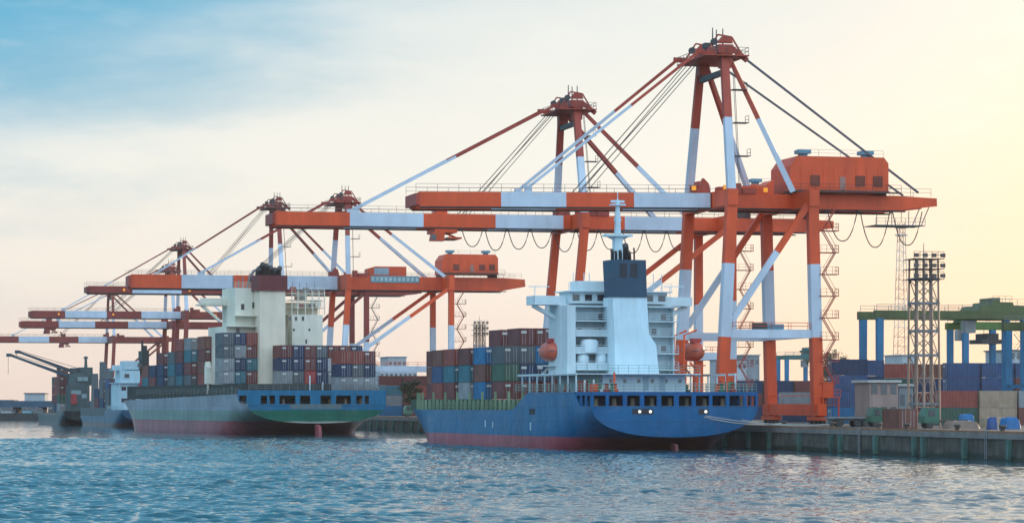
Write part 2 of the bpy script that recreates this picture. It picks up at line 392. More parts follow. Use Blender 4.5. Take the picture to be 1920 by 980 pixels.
def build_quay_wall():
    conc = paint('quay_concrete', (0.095, 0.100, 0.090), 0.85, 0.75, 0.5, scale=0.45)
    cap = paint('quay_cap', (0.17, 0.17, 0.165), 0.8, 0.35, 0.1, scale=0.3)
    fend = paint('fender_rubber', (0.055, 0.135, 0.120), 0.7, 0.45, 0.15, scale=0.6)
    rust = paint('kerb_rust', (0.24, 0.12, 0.07), 0.8, 0.4)
    t = thing('quay_wall', Q, (0.6, 500, 0), 'long stained concrete quay wall with dark green fenders along the water', 'quay wall')
    w = MB(); u = 100.0
    rnd = random.Random(4)
    while u < 1900:
        n = 11.5 + rnd.uniform(-.3, .3)
        w.box(rnd.uniform(-.03, .03), 1.2, u, u + n - 0.06, -3, QZ - 0.62); u += n
    w.build('wall_face', conc, t)
    c = MB(); u = 100.0
    while u < 1900:
        c.box(-0.22, 1.2, u, u + 23.9, QZ - 0.62, QZ + 0.02); u += 24
    c.build('coping', cap, t)
    k = MB(); k.box(-0.16, 0.05, 100, 1900, QZ + 0.02, QZ + 0.24); k.build('kerb', rust, t)
    pxs = [1893, 1810, 1733, 1716, 1643, 1577, 1560, 1500, 1443]
    us = [Q.on_along(p, 830, -0.2)[0] for p in pxs]
    u = us[-1] + 9
    while u < 900: us.append(u); u += 9.5 + rnd.uniform(-1.5, 1.5)
    for i, uu in enumerate(us[:70]):
        hw = 0.42 * (1 if i < 9 else 1.2)
        f = MB()
        f.prism([(uu - hw, QZ - 0.66), (uu + hw, QZ - 0.66), (uu + hw, 1.3), (uu + hw * 0.55, 0.1), (uu - hw * 0.55, 0.1), (uu - hw, 1.3)], 'x', -0.55, -0.03)
        f.build('fender', fend, t)
        if i < 9:
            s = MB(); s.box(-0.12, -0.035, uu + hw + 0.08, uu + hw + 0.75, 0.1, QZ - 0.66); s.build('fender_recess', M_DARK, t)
build_quay_wall()
def quay_stains():
    # weed and tide mark along the foot of the wall, ladders down to the water
    weed = paint('tide_weed', (0.020, 0.032, 0.026), 0.6, 0.5, scale=0.5)
    t = [o for o in bpy.data.objects if o.name == 'quay_wall'][0]; rnd = random.Random(9)
    vs = []; n = 900
    for i in range(n + 1):
        u = 100 + 900 * i / n; h = 0.55 + rnd.uniform(-0.12, 0.25) + 0.15 * math.sin(u * 0.21)
        vs += [(-0.045, u, -1.0), (-0.045, u, h)]
    m = MB(); m.add(vs, [(2 * i, 2 * i + 1, 2 * i + 3, 2 * i + 2) for i in range(n)]); m.build('tide_mark', weed, t)
    for px in (1612, 1850):
        u = solve_u(px, -0.2); m = MB()
        for d in (-0.25, 0.25): m.beam((-0.32, u + d, 0.1), (-0.32, u + d, QZ + 0.3), 0.08, 0.08)
        for k in range(8): m.beam((-0.32, u - 0.25, 0.3 + 0.35 * k), (-0.32, u + 0.25, 0.3 + 0.35 * k), 0.05, 0.05)
        m.build('ladder', M_GSTEEL, t)
# ------------------------------------------------------------------ gantry cranes
quay_stains()

def gantry(c):
    v_s = 4.0
    u_n = solve_u(c['sea_near'], v_s); u_f = solve_u(c['sea_far'], v_s); uc = (u_n + u_f) / 2; S = u_f - u_n
    red, wh = c.get('red', M_OR), M_WH
    mats = [red, wh, M_STEEL, c.get('red2', red)]
    detail = c.get('detail', 2)
    if c.get('land_near'): v_l = Q.on_lat(c['land_near'], 700, u_n)[0]
    else: v_l = v_s + c.get('gauge', 24)
    g_u = 3.2                                            # half distance of the twin girders
    gy = (c['boom_top'] + c['boom_bot']) / 2
    ztop = Q.on_lat(c['sea_near'], c['boom_top'], uc - g_u)[1]; zbot = Q.on_lat(c['sea_near'], c['boom_bot'], uc - g_u)[1]
    zc = (ztop + zbot) / 2; bh = ztop - zbot
    v_tip = Q.on_lat(c['tip'], gy, uc - g_u)[0]; v_back = Q.on_lat(c['back'], gy, uc - g_u)[0]
    z_ap = Q.on_lat(c['apex'][0], c['apex'][1], uc)[1]; v_ap = Q.on_lat(c['apex'][0], c['apex'][1], uc)[0]
    z_por = c.get('z_por', 16.0); splay = c.get('splay', 1.7)
    t = thing('gantry_crane', Q, ((v_s + v_l) / 2, uc, QZ), c['label'], 'crane', 'ship-to-shore gantry cranes along the quay')
    V = lambda px: Q.on_lat(px, gy, uc - g_u)[0]
    # --- legs
    zg = QZ + 2.0
    lw = c.get('lw', 1.75)
    def leg(v0, v1, u, bands_z):
        """from foot (v0, zg) to top (v1, zbot)"""
        m = MB(); H = zbot - zg; cuts = [((z - zg) / H, mi) for z, mi in bands_z] + [(1.0, bands_z[-1][1])]
        cuts = []
        for z, mi in bands_z: cuts.append((min(1, (z - zg) / H), mi))
        m.bands((v0, u, zg), (v1, u, zbot), lw * 1.05, cuts, lw * 1.1, lw, lw)
        m.build('leg', mats, t)
    zw = c.get('z_white', 26.0)
    bz = [(z_por - 0.5, 0), (zw, 1), (zbot + 1, 0)]
    if c.get('lower_white'): bz = [(zw, 1), (zbot + 1, 0)]
    legs_v = {'s': (v_s - splay, v_s), 'l': (v_l + 0.9 * (c.get('lsplay', 0.0)), v_l)}
    for u in (u_n, u_f):
        leg(*legs_v['s'], u, bz); leg(*legs_v['l'], u, bz)
    # --- sill beams and bogies
    for v in (legs_v['s'][0], legs_v['l'][0]):
        m = MB(); m.beam((v, u_n - 2.2, zg + 0.3), (v, u_f + 2.2, zg + 0.3), 1.3, 1.7)
        m.beam((v, u_n + lw / 2, zg + 2.4), (v, u_f - lw / 2, zg + 2.4), 0.12, 0.12); m.build('sill_beam', mats, t)
        for u in (u_n, u_f):
            m = MB(); m.box(v - 0.5, v + 0.5, u - 3.4, u + 3.4, QZ + 0.75, QZ + 1.32)
            m.box(v - 0.62, v + 0.62, u - 0.7, u + 0.7, QZ + 1.32, zg - 0.55)
            for k in range(4):
                uu = u - 2.7 + k * 1.8
                m.tube([(v - 0.22, uu, QZ + 0.42), (v + 0.22, uu, QZ + 0.42)], 0.42, 10, 2)
            m.build('bogie', mats, t)
    # --- portal beams and diagonals, each frame
    def lerp_leg(k, z):
        a, b = legs_v[k]; f = (z - zg) / (zbot - zg); return a + (b - a) * f
    for u in (u_n, u_f):
        m = MB(); m.beam((lerp_leg('s', z_por) + lw / 2, u, z_por), (lerp_leg('l', z_por) - lw / 2, u, z_por), 1.0, 1.25, mi=1)
        m.build('portal_beam', mats, t)
        m = MB()
        p = (lerp_leg('s', z_por + 1.2) + lw / 2, u, z_por + 1.5); q = (v_l - 0.7, u, zbot + 0.1)
        m.bands(p, q, 0.85, [(c.get('diag_cut', 0.58), 1), (1, 0)]); m.build('diagonal_brace', mats, t)
    if detail > 1:
        m = MB()
        for u in (u_n - 0.62, u_n + 0.62): m.rail((lerp_leg('s', z_por) + 1, u, z_por + 0.63), (lerp_leg('l', z_por) - 1, u, z_por + 0.63), 1.0, 2.5, 0.06)
        m.build('portal_railing', mats, t)
    # --- cross beams between the frames
    for k, dz in (('s', 0.0), ('l', 0.0)):
        v = legs_v[k][1]
        m = MB(); m.beam((v, u_n - 1.0, zc + dz), (v, u_f + 1.0, zc + dz), lw * 1.02, bh * 1.12); m.build('cross_beam', mats, t)
    m = MB(); m.beam((lerp_leg('l', z_por), u_n + lw / 2, z_por), (lerp_leg('l', z_por), u_f - lw / 2, z_por), 0.9, 1.0, mi=1)
    m.build('portal_cross_beam', mats, t)
    # --- twin boom girders
    for sgn in (-1, 1):
        u = uc + sgn * g_u; m = MB()
        v_h = v_s - lw * 0.6; v_h2 = v_s + lw * 0.6
        edges = [v_tip] + [V(p) for p, _ in c['bands']]; cols = [k for _, k in c['bands']]
        zt = zc + c.get('tip_dz', 0.0)
        zf = lambda v: zc + (zt - zc) * max(0, (v_s - v) / (v_s - v_tip))
        for i, mi in enumerate(cols):
            e0, e1 = edges[i], edges[i + 1]
            for s0, s1 in ((e0, min(e1, v_h)), (max(e0, v_h2), e1)):
                if s1 > s0: m.beam((s0, u, zf(s0)), (s1, u, zf(s1)), 1.1, bh, mi=mi)
        last = max(edges[-1], v_h2)
        m.beam((last, u, zc), (v_l - lw * 0.52, u, zc), 1.1, bh)
        e = v_back - 6
        m.beam((v_l + lw * 0.52, u, zc), (e, u, zc), 1.1, bh)
        m.beam((e, u, zc + 0.05), (v_back, u, zc + bh * 0.12), 1.0, bh * 0.98, 0.8, bh * 0.55)
        # rail flange under the girder
        m.beam((v_tip + 0.3, u, zf(v_tip) - bh / 2 - 0.12), (v_h, u, zc - bh / 2 - 0.12), 0.7, 0.2, mi=2)
        m.beam((v_h2, u, zc - bh / 2 - 0.12), (v_back - 5, u, zc - bh / 2 - 0.12), 0.7, 0.2, mi=2)
        m.build('boom_girder', mats, t)
    v = v_tip + 0.6
    while v < v_back - 1:
        if abs(v - v_s) > 1.5 and abs(v - v_l) > 1.5: m = MB(); m.beam((v, uc - g_u + 0.55, zf(v)), (v, uc + g_u - 0.55, zf(v)), 0.5, 0.7); m.build('boom_tie', [c.get('red2', red)], t)
        v += 7.0
    m = MB(); m.beam((v_tip - 0.3, uc - g_u - 0.9, zt), (v_tip - 0.3, uc + g_u + 0.9, zt), 0.5, bh * 0.8)
    m.build('boom_tie', [c.get('red2', red)], t)
    # --- walkway railing on the girders
    m = MB()
    for sgn in (-1, 1):
        u = uc + sgn * (g_u + 0.5)
        m.rail((v_tip - 0.5, u, zt + bh / 2), (v_s - 1, u, ztop), 1.15, 3.0, 0.05)
        if detail > 1: m.rail((v_s + 1, u, ztop), (v_back - 1, u, ztop), 1.15, 3.0, 0.05)
    m.build('boom_railing', [paint('railing_'+c['kind'], (0.22, 0.16, 0.14), 0.6, 0.3)], t)
    # --- A-frame mast
    ar = c.get('apex_ratio', 0.56); top_u = S / 2 * ar
    for u, sg in ((u_n, -1), (u_f, 1)):
        m = MB(); m.bands((v_s, u, ztop), (v_ap, uc + sg * top_u, z_ap - 1.5), 1.2, [(0.50, 1), (1, 3)], 1.0, 1.1, 1.0); m.build('mast_leg', mats, t)
        m = MB(); vb = v_l - c.get('back_in', 3.0)
        m.bands((v_ap + 0.4, uc + sg * top_u, z_ap - 2.2), (vb, uc + sg * (S / 2 - 1.0), ztop - 0.1), 0.62, [(c.get('back_cut', 0.55), 3), (1, 1)], 0.62, 0.8, 0.8); m.build('back_leg', mats, t)
    # apex head
    m = MB()
    m.box(v_ap - 1.0, v_ap + 1.2, uc - top_u - 0.9, uc + top_u + 0.9, z_ap - 2.5, z_ap - 1.2, 0); m.box(v_ap - 1.4, v_ap - 0.4, uc - 0.7, uc + 0.7, z_ap - 1.2, z_ap - 0.3, 2)
    m.box(v_ap - 3.4, v_ap + 3.4, uc - top_u - 1.7, uc + top_u + 1.7, z_ap - 2.95, z_ap - 2.78, 0)
    for sg in (-1, 1):
        m.tube([(v_ap - 1.5, uc + sg * top_u - 0.3, z_ap - 0.75), (v_ap - 1.5, uc + sg * top_u + 0.3, z_ap - 0.75)], 0.5, 12, 2)
        m.prism([(v_ap - 1.1, z_ap - 0.9), (v_ap + 1.3, z_ap - 0.9), (v_ap + 0.9, z_ap + 0.1), (v_ap - 0.2, z_ap + 0.1)], 'y', uc + sg * top_u - 0.5, uc + sg * top_u + 0.5)
        for a_, b_ in (((-2.9, -2.7), (-0.9, 0.3)), ((2.9, -2.7), (1.2, 0.0)), ((-0.9, 0.3), (1.2, 0.0))): m.beam((v_ap + a_[0], uc + sg * top_u, z_ap + a_[1]), (v_ap + b_[0], uc + sg * top_u, z_ap + b_[1]), 0.22, 0.22)
        m.box(v_ap - 0.6, v_ap + 1.0, uc + sg * top_u - 0.9, uc + sg * top_u + 0.9, z_ap - 4.6, z_ap - 2.96, 0)
        m.beam((v_ap - 1.2, uc + sg * top_u, z_ap - 2.4), (v_ap - 4.4, uc + sg * top_u, z_ap - 2.2), 0.4, 0.7)
        m.beam((v_ap + 1.2, uc + sg * top_u, z_ap - 1.6), (v_ap + 3.6, uc + sg * top_u, z_ap - 3.4), 0.5, 0.7)
    m.beam((v_ap, uc - top_u, z_ap - 5.2), (v_ap, uc + top_u, z_ap - 5.2), 0.7, 0.8, mi=2)
    m.build('apex_head', [c.get('red2', red), wh, M_STEEL], t)
    m = MB()
    for dv, du in ((-0.3, -1), (0.9, 1), (1.5, -0.3)): m.beam((v_ap + dv, uc + du, z_ap - 0.9), (v_ap + dv, uc + du, z_ap + 1.9), 0.2, 0.2, 0.12, 0.12)
    for a, b in (((-3.3, -1), (3.3, -1)), ((-3.3, 1), (3.3, 1)), ((-3.3, -1), (-3.3, 1)), ((3.3, -1), (3.3, 1))):
        m.rail((v_ap + a[0], uc + a[1] * (top_u + 1.6), z_ap - 2.78), (v_ap + b[0], uc + b[1] * (top_u + 1.6), z_ap - 2.78), 1.1, 1.5, 0.06)
    m.build('apex_railing', [M_STEEL], t)
    # mast ladder with landings
    if detail > 0:
        m = MB(); p0 = Vector((v_s + 1.3, u_n, ztop)); p1 = Vector((v_ap + 1.4, uc - top_u, z_ap - 3))
        for d in (-0.3, 0.3): m.beam(p0 + Vector((0, d, 0)), p1 + Vector((0, d, 0)), 0.07, 0.07)
        for k in range(1, 4):
            p = p0.lerp(p1, k / 4); m.box(p.x - 0.5, p.x + 1.7, p.y - 0.9, p.y + 0.9, p.z, p.z + 0.1)
            m.rail((p.x + 1.65, p.y - 0.85, p.z), (p.x + 1.65, p.y + 0.85, p.z), 1.1, 0.9, 0.06)
        m.build('ladder', [M_STEEL], t)
    # --- stays
    zb_top = lambda v: zf(v) + bh / 2
    for sg in (-1, 1):
        m = MB(); vf = V(c['stay']); a = Vector((v_ap - 3.8, uc + sg * top_u, z_ap - 2.2)); b = Vector((vf, uc + sg * g_u, zb_top(vf) + 0.7))
        m.bands(a, b, c.get('stay_w', 0.30), [(c.get('stay_cut', 0.55), 3), (1, 1)]); m.box(vf - 0.5, vf + 0.5, uc + sg * g_u - 0.3, uc + sg * g_u + 0.3, zb_top(vf), zb_top(vf) + 1.0, 1)
        m.build('forestay', mats, t)
        m = MB(); vf = V(c['rope']); a = Vector((v_ap - 2.5, uc + sg * top_u * 0.6, z_ap - 2.2)); b = Vector((vf, uc + sg * g_u * 0.7, zb_top(vf)))
        m.tube([a, b], 0.075, 5); m.tube([a + Vector((0.3, 0, -0.2)), b + Vector((1.2, 0, 0))], 0.06, 5); m.build('hoist_rope', [M_CABLE], t)
        if c.get('backstay'):
            m = MB(); vb = V(c['backstay']); a = Vector((v_ap + 3.4, uc + sg * top_u, z_ap - 3.2)); b = Vector((vb, uc + sg * g_u, zc + bh / 2 + 0.6))
            m.beam(a, b, 0.28, 0.28, mi=2); m.build('backstay', [red, wh, paint('stay_slate', (0.10, 0.10, 0.13), 0.5, 0.2)], t)
    # --- machinery house
    if c.get('house'):
        x0, x1, y0, y1 = c['house']; uh = uc - 4.6
        a0, zt0 = Q.on_lat(x0, y0, uh); a1, zb0 = Q.on_lat(x1, y1, uh)
        m = MB(); cx = (a1 - a0) * 0.07
        m.prism([(a0, zb0), (a1, zb0), (a1, zt0 - 0.9), (a1 - 0.7, zt0), (a0 + cx, zt0), (a0, zt0 - 1.5)], 'y', uh, uc + 4.6)
        for k in range(1, 9):
            v = a0 + (a1 - a0) * k / 9; m.box(v - 0.05, v + 0.05, uh - 0.06, uh, zb0 + 0.2, zt0 - 1.6)
        m.box(a0 - 0.1, a1 + 0.1, uh - 0.08, uh, zb0 + 0.02, zb0 + 0.3, 1)
        h = m.build('machine_house', [red, paint('house_skirt', (0.12, 0.05, 0.045), 0.6, 0.3)], t)
        for fx in (0.16, 0.80):
            v = a0 + (a1 - a0) * fx; m = MB(); m.box(v - 0.55, v + 0.55, uc - 3.6, uc - 2.4, zt0, zt0 + 0.45); m.box(v - 1.0, v + 1.0, uc - 4.0, uc - 2.0, zt0 + 0.45, zt0 + 1.0)
            m.build('roof_vent', M_BLUEGR, h)
        for fx in (0.2, 0.66, 0.84):
            v = a0 + (a1 - a0) * fx; m = MB()
            for k in range(5): m.box(v, v + 1.5, uh - 0.12, uh - 0.061, zb0 + 1.0 + 0.3 * k, zb0 + 1.15 + 0.3 * k)
            m.box(v - 0.02, v + 1.52, uh - 0.075, uh - 0.062, zb0 + 0.9, zb0 + 2.5); m.build('louvre', paint('louvre_brown', (0.22, 0.05, 0.03), 0.6, 0.3), h)
        m = MB(); v = a0 + (a1 - a0) * 0.50; m.box(v, v + 0.9, uh - 0.10, uh - 0.04, zb0 + 0.4, zb0 + 2.3); m.build('door', paint('door_pink', (0.42, 0.22, 0.18), 0.6, 0.2), h)
        m = MB(); m.box(a0 - 1.0, a1 + 1.6, uh - 1.2, uh - 0.09, zb0 - 0.12, zb0)
        m.rail((a0 - 1.0, uh - 1.15, zb0), (a1 + 1.6, uh - 1.15, zb0), 1.1, 2.2, 0.05)
        for v in (a0 + 0.5, a1 - 0.5): m.box(v - 0.4, v + 0.4, uc - 4, uc + 4, ztop + 0.01, zb0)
        m.build('house_walkway', [paint('walkway_brown', (0.10, 0.06, 0.055), 0.6, 0.3)], t)
        m = MB(); m.rail((a0 + cx, uh + 0.1, zt0), (a1 - 0.8, uh + 0.1, zt0), 1.0, 3.0, 0.04); m.build('roof_railing', [M_GSTEEL], h)
    # --- stair tower on the near land leg
    if detail > 0:
        m = MB(); v0 = v_l + lw / 2 + 0.25; z = QZ + 3.0; k = 0; wv = c.get('stair_w', 2.3)
        fl = (zbot - QZ - 3.5) / 9
        while z < zbot - 1.0:
            a, b = (v0 + 0.4, v0 + wv) if k % 2 == 0 else (v0 + wv, v0 + 0.4)
            for d in (-0.9, -0.2): m.beam((a, u_n + d, z), (b, u_n + d, z + fl), 0.06, 0.13)
            for d in (-0.9,): m.beam((a, u_n + d, z + 1.0), (b, u_n + d, z + fl + 1.0), 0.05, 0.05)
            m.box(v0 - 0.2, v0 + wv + 0.5, u_n - 1.0, u_n + 0.7, z - 0.05, z + 0.05)
            m.rail((v0 + wv + 0.45, u_n - 0.95, z), (v0 + wv + 0.45, u_n + 0.65, z), 1.1, 0.8, 0.05); m.rail((v0, u_n - 0.95, z), (v0 + wv + 0.4, u_n - 0.95, z), 1.1, 0.9, 0.04)
            z += fl; k += 1
        m.build('stair', [c.get('stair_mat', M_RED)], t)
    # --- trolley with operator cabin, ropes, spreader
    if c.get('trolley'):
        v = V(c['trolley']); m = MB(); z1 = zf(v) - bh / 2 - 0.25
        m.box(v - 2.2, v + 1.8, uc - g_u - 0.3, uc + g_u + 0.3, z1 - 0.65, z1, 0)
        m.box(v - 1.6, v + 0.4, uc - 1.8, uc + 1.8, zf(v) + bh / 2 + 0.02, zf(v) + bh / 2 + 1.3, 0)
        m.beam((v - 1.4, uc, zf(v) + bh / 2 + 1.2), (v - 1.9, uc, zf(v) + bh / 2 + 2.3), 0.5, 0.5, mi=0)
        m.beam((v - 0.2, uc, z1 - 0.2), (v - 0.2, uc, zf(v) + bh / 2 + 0.3), 0.8, 0.8, mi=0)
        tr = m.build('trolley', [red, wh], t)
        m = MB(); m.prism([(v - 2.9, z1 - 2.1), (v - 0.5, z1 - 2.1), (v - 0.5, z1 - 0.66), (v - 2.6, z1 - 0.66)], 'y', uc - g_u - 0.4, uc - g_u + 1.6); m.build('operator_cabin', red, tr)
        m = MB(); m.prism([(v - 2.95, z1 - 1.9), (v - 2.0, z1 - 1.9), (v - 2.0, z1 - 1.0), (v - 2.75, z1 - 1.0)], 'y', uc - g_u - 0.45, uc - g_u - 0.41); m.build('cabin_window', M_GLASS, tr)
        m = MB(); m.box(v + 0.2, v + 2.6, uc - g_u - 0.2, uc + g_u, z1 - 1.7, z1 - 1.4); m.beam((v + 0.5, uc - g_u, z1 - 1.4), (v + 0.5, uc - g_u, z1), 0.2, 0.2)
        m.beam((v + 0.5, uc, z1 - 0.6), (v + 2.4, uc - 1, z1 - 1.5), 0.3, 0.3); m.build('spreader', red, tr)
    # --- hanging festoon cables
    for px0, px1, n, drop in c.get('festoon', []):
        va, vb = V(px0), V(px1); m = MB(); uu = uc - g_u - 0.75
        for i in range(n):
            a = va + (vb - va) * i / n; b = va + (vb - va) * (i + 1) / n; d = drop * (0.88 + 0.24 * ((i * 37) % 10) / 10)
            pts = []
            for k in range(13):
                f = k / 12; pts.append((a + (b - a) * (0.04 + 0.92 * f), uu, zc - bh / 2 - 0.15 - d * (1 - abs(2 * f - 1) ** 2.4)))
            m.tube(pts, 0.085, 5)
            m.box(a - 0.15, a + 0.15, uu - 0.15, uu + 0.15, zc - bh / 2 - 0.45, zc - bh / 2 - 0.02)
        m.build('festoon_cable', [M_CABLE], t)
    # --- small boxes and lamps on top of the girder by the sea legs
    for dv, du, sx, sz in ((-2.6, -2, 1.6, 1.2), (-1.2, 1, 1.2, 2.0), (1.6, -1, 1.5, 1.1), (3.2, -3, 1.1, 1.5), (5.0, -3, 2.2, 0.8)):
        m = MB(); m.box(v_s + dv - sx / 2, v_s + dv + sx / 2, uc + du - 1, uc + du + 1, ztop + 0.01, ztop + sz); m.build('equipment_box', [c.get('red2', red)], t)
    m = MB()
    m.prism([(v_s - 3.2, ztop), (v_s - 0.9, ztop), (v_s - 1.2, ztop + 1.4), (v_s - 2.0, ztop + 2.2)], 'y', uc - g_u - 0.5, uc - g_u + 0.5)
    m.build('hinge_gear', [c.get('red2', red)], t)
    for v, u in c.get('lamps', []):
        lv = V(v); m = MB(); m.box(lv - 0.3, lv + 0.3, uc - g_u - 1.0, uc - g_u - 0.7, zc + u, zc + u + 0.65); m.build('floodlight', M_YEL, t)
    if c.get('sign'):
        x0, x1, y0, y1 = c['sign']; uu = uc - g_u - 0.60
        a0, z1 = Q.on_lat(x0, y0, uu); a1, z0 = Q.on_lat(x1, y1, uu)
        m = MB(); m.box(a0, a1, uu - 0.08, uu, z0, z1); s = m.build('sign_board', paint('sign_blue', (0.13, 0.30, 0.36), 0.5, 0.15), t)
        n = 11; w = (a1 - a0) / n
        for i in range(n):
            m = MB(); m.box(a0 + w * (i + 0.2), a0 + w * (i + 0.2 + 0.55), uu - 0.11, uu - 0.085, z0 + (z1 - z0) * 0.25, z0 + (z1 - z0) * 0.78)
            m.build('pale_mark', paint('sign_pale', (0.45, 0.52, 0.5), 0.6, 0.2), s)
    if c.get('hut'):
        x0, x1, y0, y1 = c['hut']; uu = uc - 3
        a0, z1 = Q.on_lat(x0, y0, uu); a1, z0 = Q.on_lat(x1, y1, uu)
        m = MB(); m.prism([(a0, ztop), (a1, ztop), (a1, z1), (a0 + 2, z1), (a0, z1 - 0.6)], 'y', uu, uu + 5); h = m.build('electrical_house', red, t)
        m = MB(); m.box(a0 + 1.6, a0 + 5.4, uu - 0.06, uu, z0 + 0.2, z1 - 0.4); m.build('window', paint('hut_pane', (0.25, 0.35, 0.42), 0.3, 0.1), h)
    return t, dict(uc=uc, u_n=u_n, u_f=u_f, v_l=v_l, zc=zc, bh=bh, zbot=zbot, g_u=g_u, v_back=v_back, zf=zf, V=V)

M_CRED = paint('crane_brick', (0.44, 0.062, 0.034), 0.5, 0.30, 0.1, scale=0.2)
cr1, K1 = gantry(dict(kind='a', red2=M_CRED, sea_near=1371, sea_far=1291, land_near=1523, boom_top=363, boom_bot=390, tip=785, back=1755, apex=(1336, 78), z_por=16.4, z_white=26.6, splay=1.6, lsplay=0.9,
    bands=[(938, 0), (1060, 1), (1187, 0), (1330, 1)], stay=990, stay_cut=0.40, rope=1086, backstay=1722, house=(1482, 1666, 292, 362), trolley=None, back_in=2.6, back_cut=0.48, apex_ratio=0.52,
    festoon=[(1546, 1728, 3, 5.2)], lamps=[(1298, 1.4), (1432, 1.3), (1357, 1.6), (1531, 2.2)], tip_dz=-0.5, diag_cut=0.60, stair_mat=M_RED, lw=1.5, stay_w=0.42,
    label='tallest orange and white gantry crane nearest the viewer, machine house on its rear girder'))
for _x0, _x1, _c in ((1412, 1437, M_STEEL), (1438, 1469, M_BLUEGR)):
    _m = MB(); _a = Q.on_lat(_x0, 606, K1['u_n'] - 0.2)[0]; _b = Q.on_lat(_x1, 606, K1['u_n'] - 0.2)[0]
    _m.box(_a, _b, K1['u_n'] - 0.45, K1['u_n'] + 0.45, 17.05, 17.95 if _c is M_STEEL else 17.8); _m.build('portal_box', _c, cr1)
_m = MB(); _z = K1['zc'] + K1['bh'] / 2
_m.prism([(6.0, _z + 0.004), (K1['v_l'] - 3.2, _z + 0.004), (K1['v_l'] - 3.2, _z + 2.2), (K1['v_l'] - 4.6, _z + 1.3), (6.0, _z + 1.1)], 'y', K1['uc'] - 2.6, K1['uc'] + 2.6)
_m.build('equipment_deck', M_OR, cr1)
_m = MB(); _v = K1['v_l'] + 1.3
_m.box(_v, _v + 1.6, K1['u_n'] - 1.0, K1['u_n'] + 1.0, QZ + 4.2, QZ + 6.4); _m.box(_v - 0.3, _v + 2.6, K1['u_n'] - 1.3, K1['u_n'] + 1.3, QZ + 4.05, QZ + 4.19)
for _x in (_v, _v + 2.4): _m.beam((_x, K1['u_n'] - 1.1, QZ), (_x, K1['u_n'] - 1.1, QZ + 4.05), 0.18, 0.18)
_m.rail((_v + 1.6, K1['u_n'] - 1.25, QZ + 4.2), (_v + 2.6, K1['u_n'] - 1.25, QZ + 4.2), 1.1, 0.5, 0.06)
_m.build('electrical_cabinet', M_OR, cr1)
# lower service platform at the rear girder's end
_m = MB(); _v0, _v1 = K1['V'](1645), K1['V'](1738)
_m.box(_v0, _v1, K1['uc'] - 2.5, K1['uc'] + 2.5, K1['zbot'] - 2.2, K1['zbot'] - 2.08)
for _v in (_v0 + 0.2, _v0 + 2.6, _v1 - 2.6): _m.beam((_v, K1['uc'] - 2.4, K1['zbot'] - 2.1), (_v, K1['uc'] - 2.4, K1['zbot']), 0.1, 0.1)
for _v in (_v1 - 2.0, _v1 - 0.6): _m.beam((_v, K1['uc'] - 2.4, K1['zbot'] - 2.1), (_v + 1.2, K1['uc'] - 2.4, K1['zbot'] + 0.6), 0.12, 0.12)
_m.rail((_v0, K1['uc'] - 2.5, K1['zbot'] - 2.08), (_v1, K1['uc'] - 2.5, K1['zbot'] - 2.08), 1.0, 1.5, 0.05)
_m.build('service_platform', [M_GSTEEL], cr1)

cr2, K2 = gantry(dict(kind='b', sea_near=1096, sea_far=1043, land_near=1372, boom_top=405, boom_bot=430, tip=515, back=1562, apex=(1066, 181), z_por=14.5, z_white=24.2, splay=3.0,
    bands=[(655, 0), (793, 1), (928, 0), (1055, 1), (1170, 0), (1285, 1)], stay=668, stay_cut=0.50, rope=868, house=(1400, 1530, 345, 396), trolley=838, back_in=8, back_cut=0.55, apex_ratio=0.50, stay_w=0.46,
    festoon=[(862, 1290, 10, 3.6)], diag_cut=0.55, red2=M_RED, lamps=[], lw=1.35,
    label='second orange and white gantry crane, its long boom passing behind the tallest crane'))
cr3, K3 = gantry(dict(kind='c', sea_near=653, sea_far=624, land_near=846, boom_top=518, boom_bot=543, tip=245, back=984, apex=(642, 362), z_por=15.0, z_white=26.0, splay=1.8, lower_white=True,
    bands=[(340, 0), (437, 1), (535, 0), (632, 1)], stay=380, rope=470, house=(829, 934, 476, 514), trolley=None, back_in=1.5, back_cut=0.45, sign=(695, 786, 517, 530), hut=(690, 762, 499, 517), diag_cut=0.62, lw=1.35, red2=M_RED, stay_w=0.4,
    label='orange gantry crane behind the cream ship, with pale sign board and red machine house'))
cr4, K4 = gantry(dict(kind='d', sea_near=530, sea_far=507, gauge=24.5, boom_top=539, boom_bot=552, tip=165, back=790, apex=(515, 373), red=M_DRED, red2=M_DRED, z_por=15.0, z_white=24.0, splay=1.6,
    bands=[(248, 0), (340, 1), (430, 0), (520, 1)], stay=262, rope=372, detail=1, lamps=[(232, -0.4), (355, -0.4)], lw=1.4, stair_mat=M_STEEL, house=None, back_in=2, apex_ratio=0.5,
    label='dark red gantry crane whose apex rises above the cream ship funnel'))
cr5, K5 = gantry(dict(kind='e', sea_near=350, sea_far=333, gauge=24, boom_top=584, boom_bot=597, tip=58, back=520, apex=(340, 454), red=M_DRED, red2=M_DRED, z_por=14, z_white=20, splay=1.4,
    bands=[(122, 0), (200, 1), (265, 0), (350, 1)], stay=120, rope=200, detail=0, lamps=[(110, -0.3), (212, -0.3), (404, -0.3)], lw=1.5, back_in=2, apex_ratio=0.5,
    label='dark red gantry crane with three orange boom lamps, low over the far ships'))
cr6, K6 = gantry(dict(kind='f', sea_near=327, sea_far=309, gauge=24, boom_top=603, boom_bot=615, tip=40, back=480, apex=(317, 495), red=M_DRED, red2=M_RED, z_por=14, z_white=19, splay=1.4,
    bands=[(110, 0), (178, 1), (240, 0), (312, 1)], stay=110, rope=190, detail=0, trolley=96, lw=1.5, back_in=2, apex_ratio=0.5,
    label='far gantry crane with plain dark red boom tip, just above the lowest boom'))
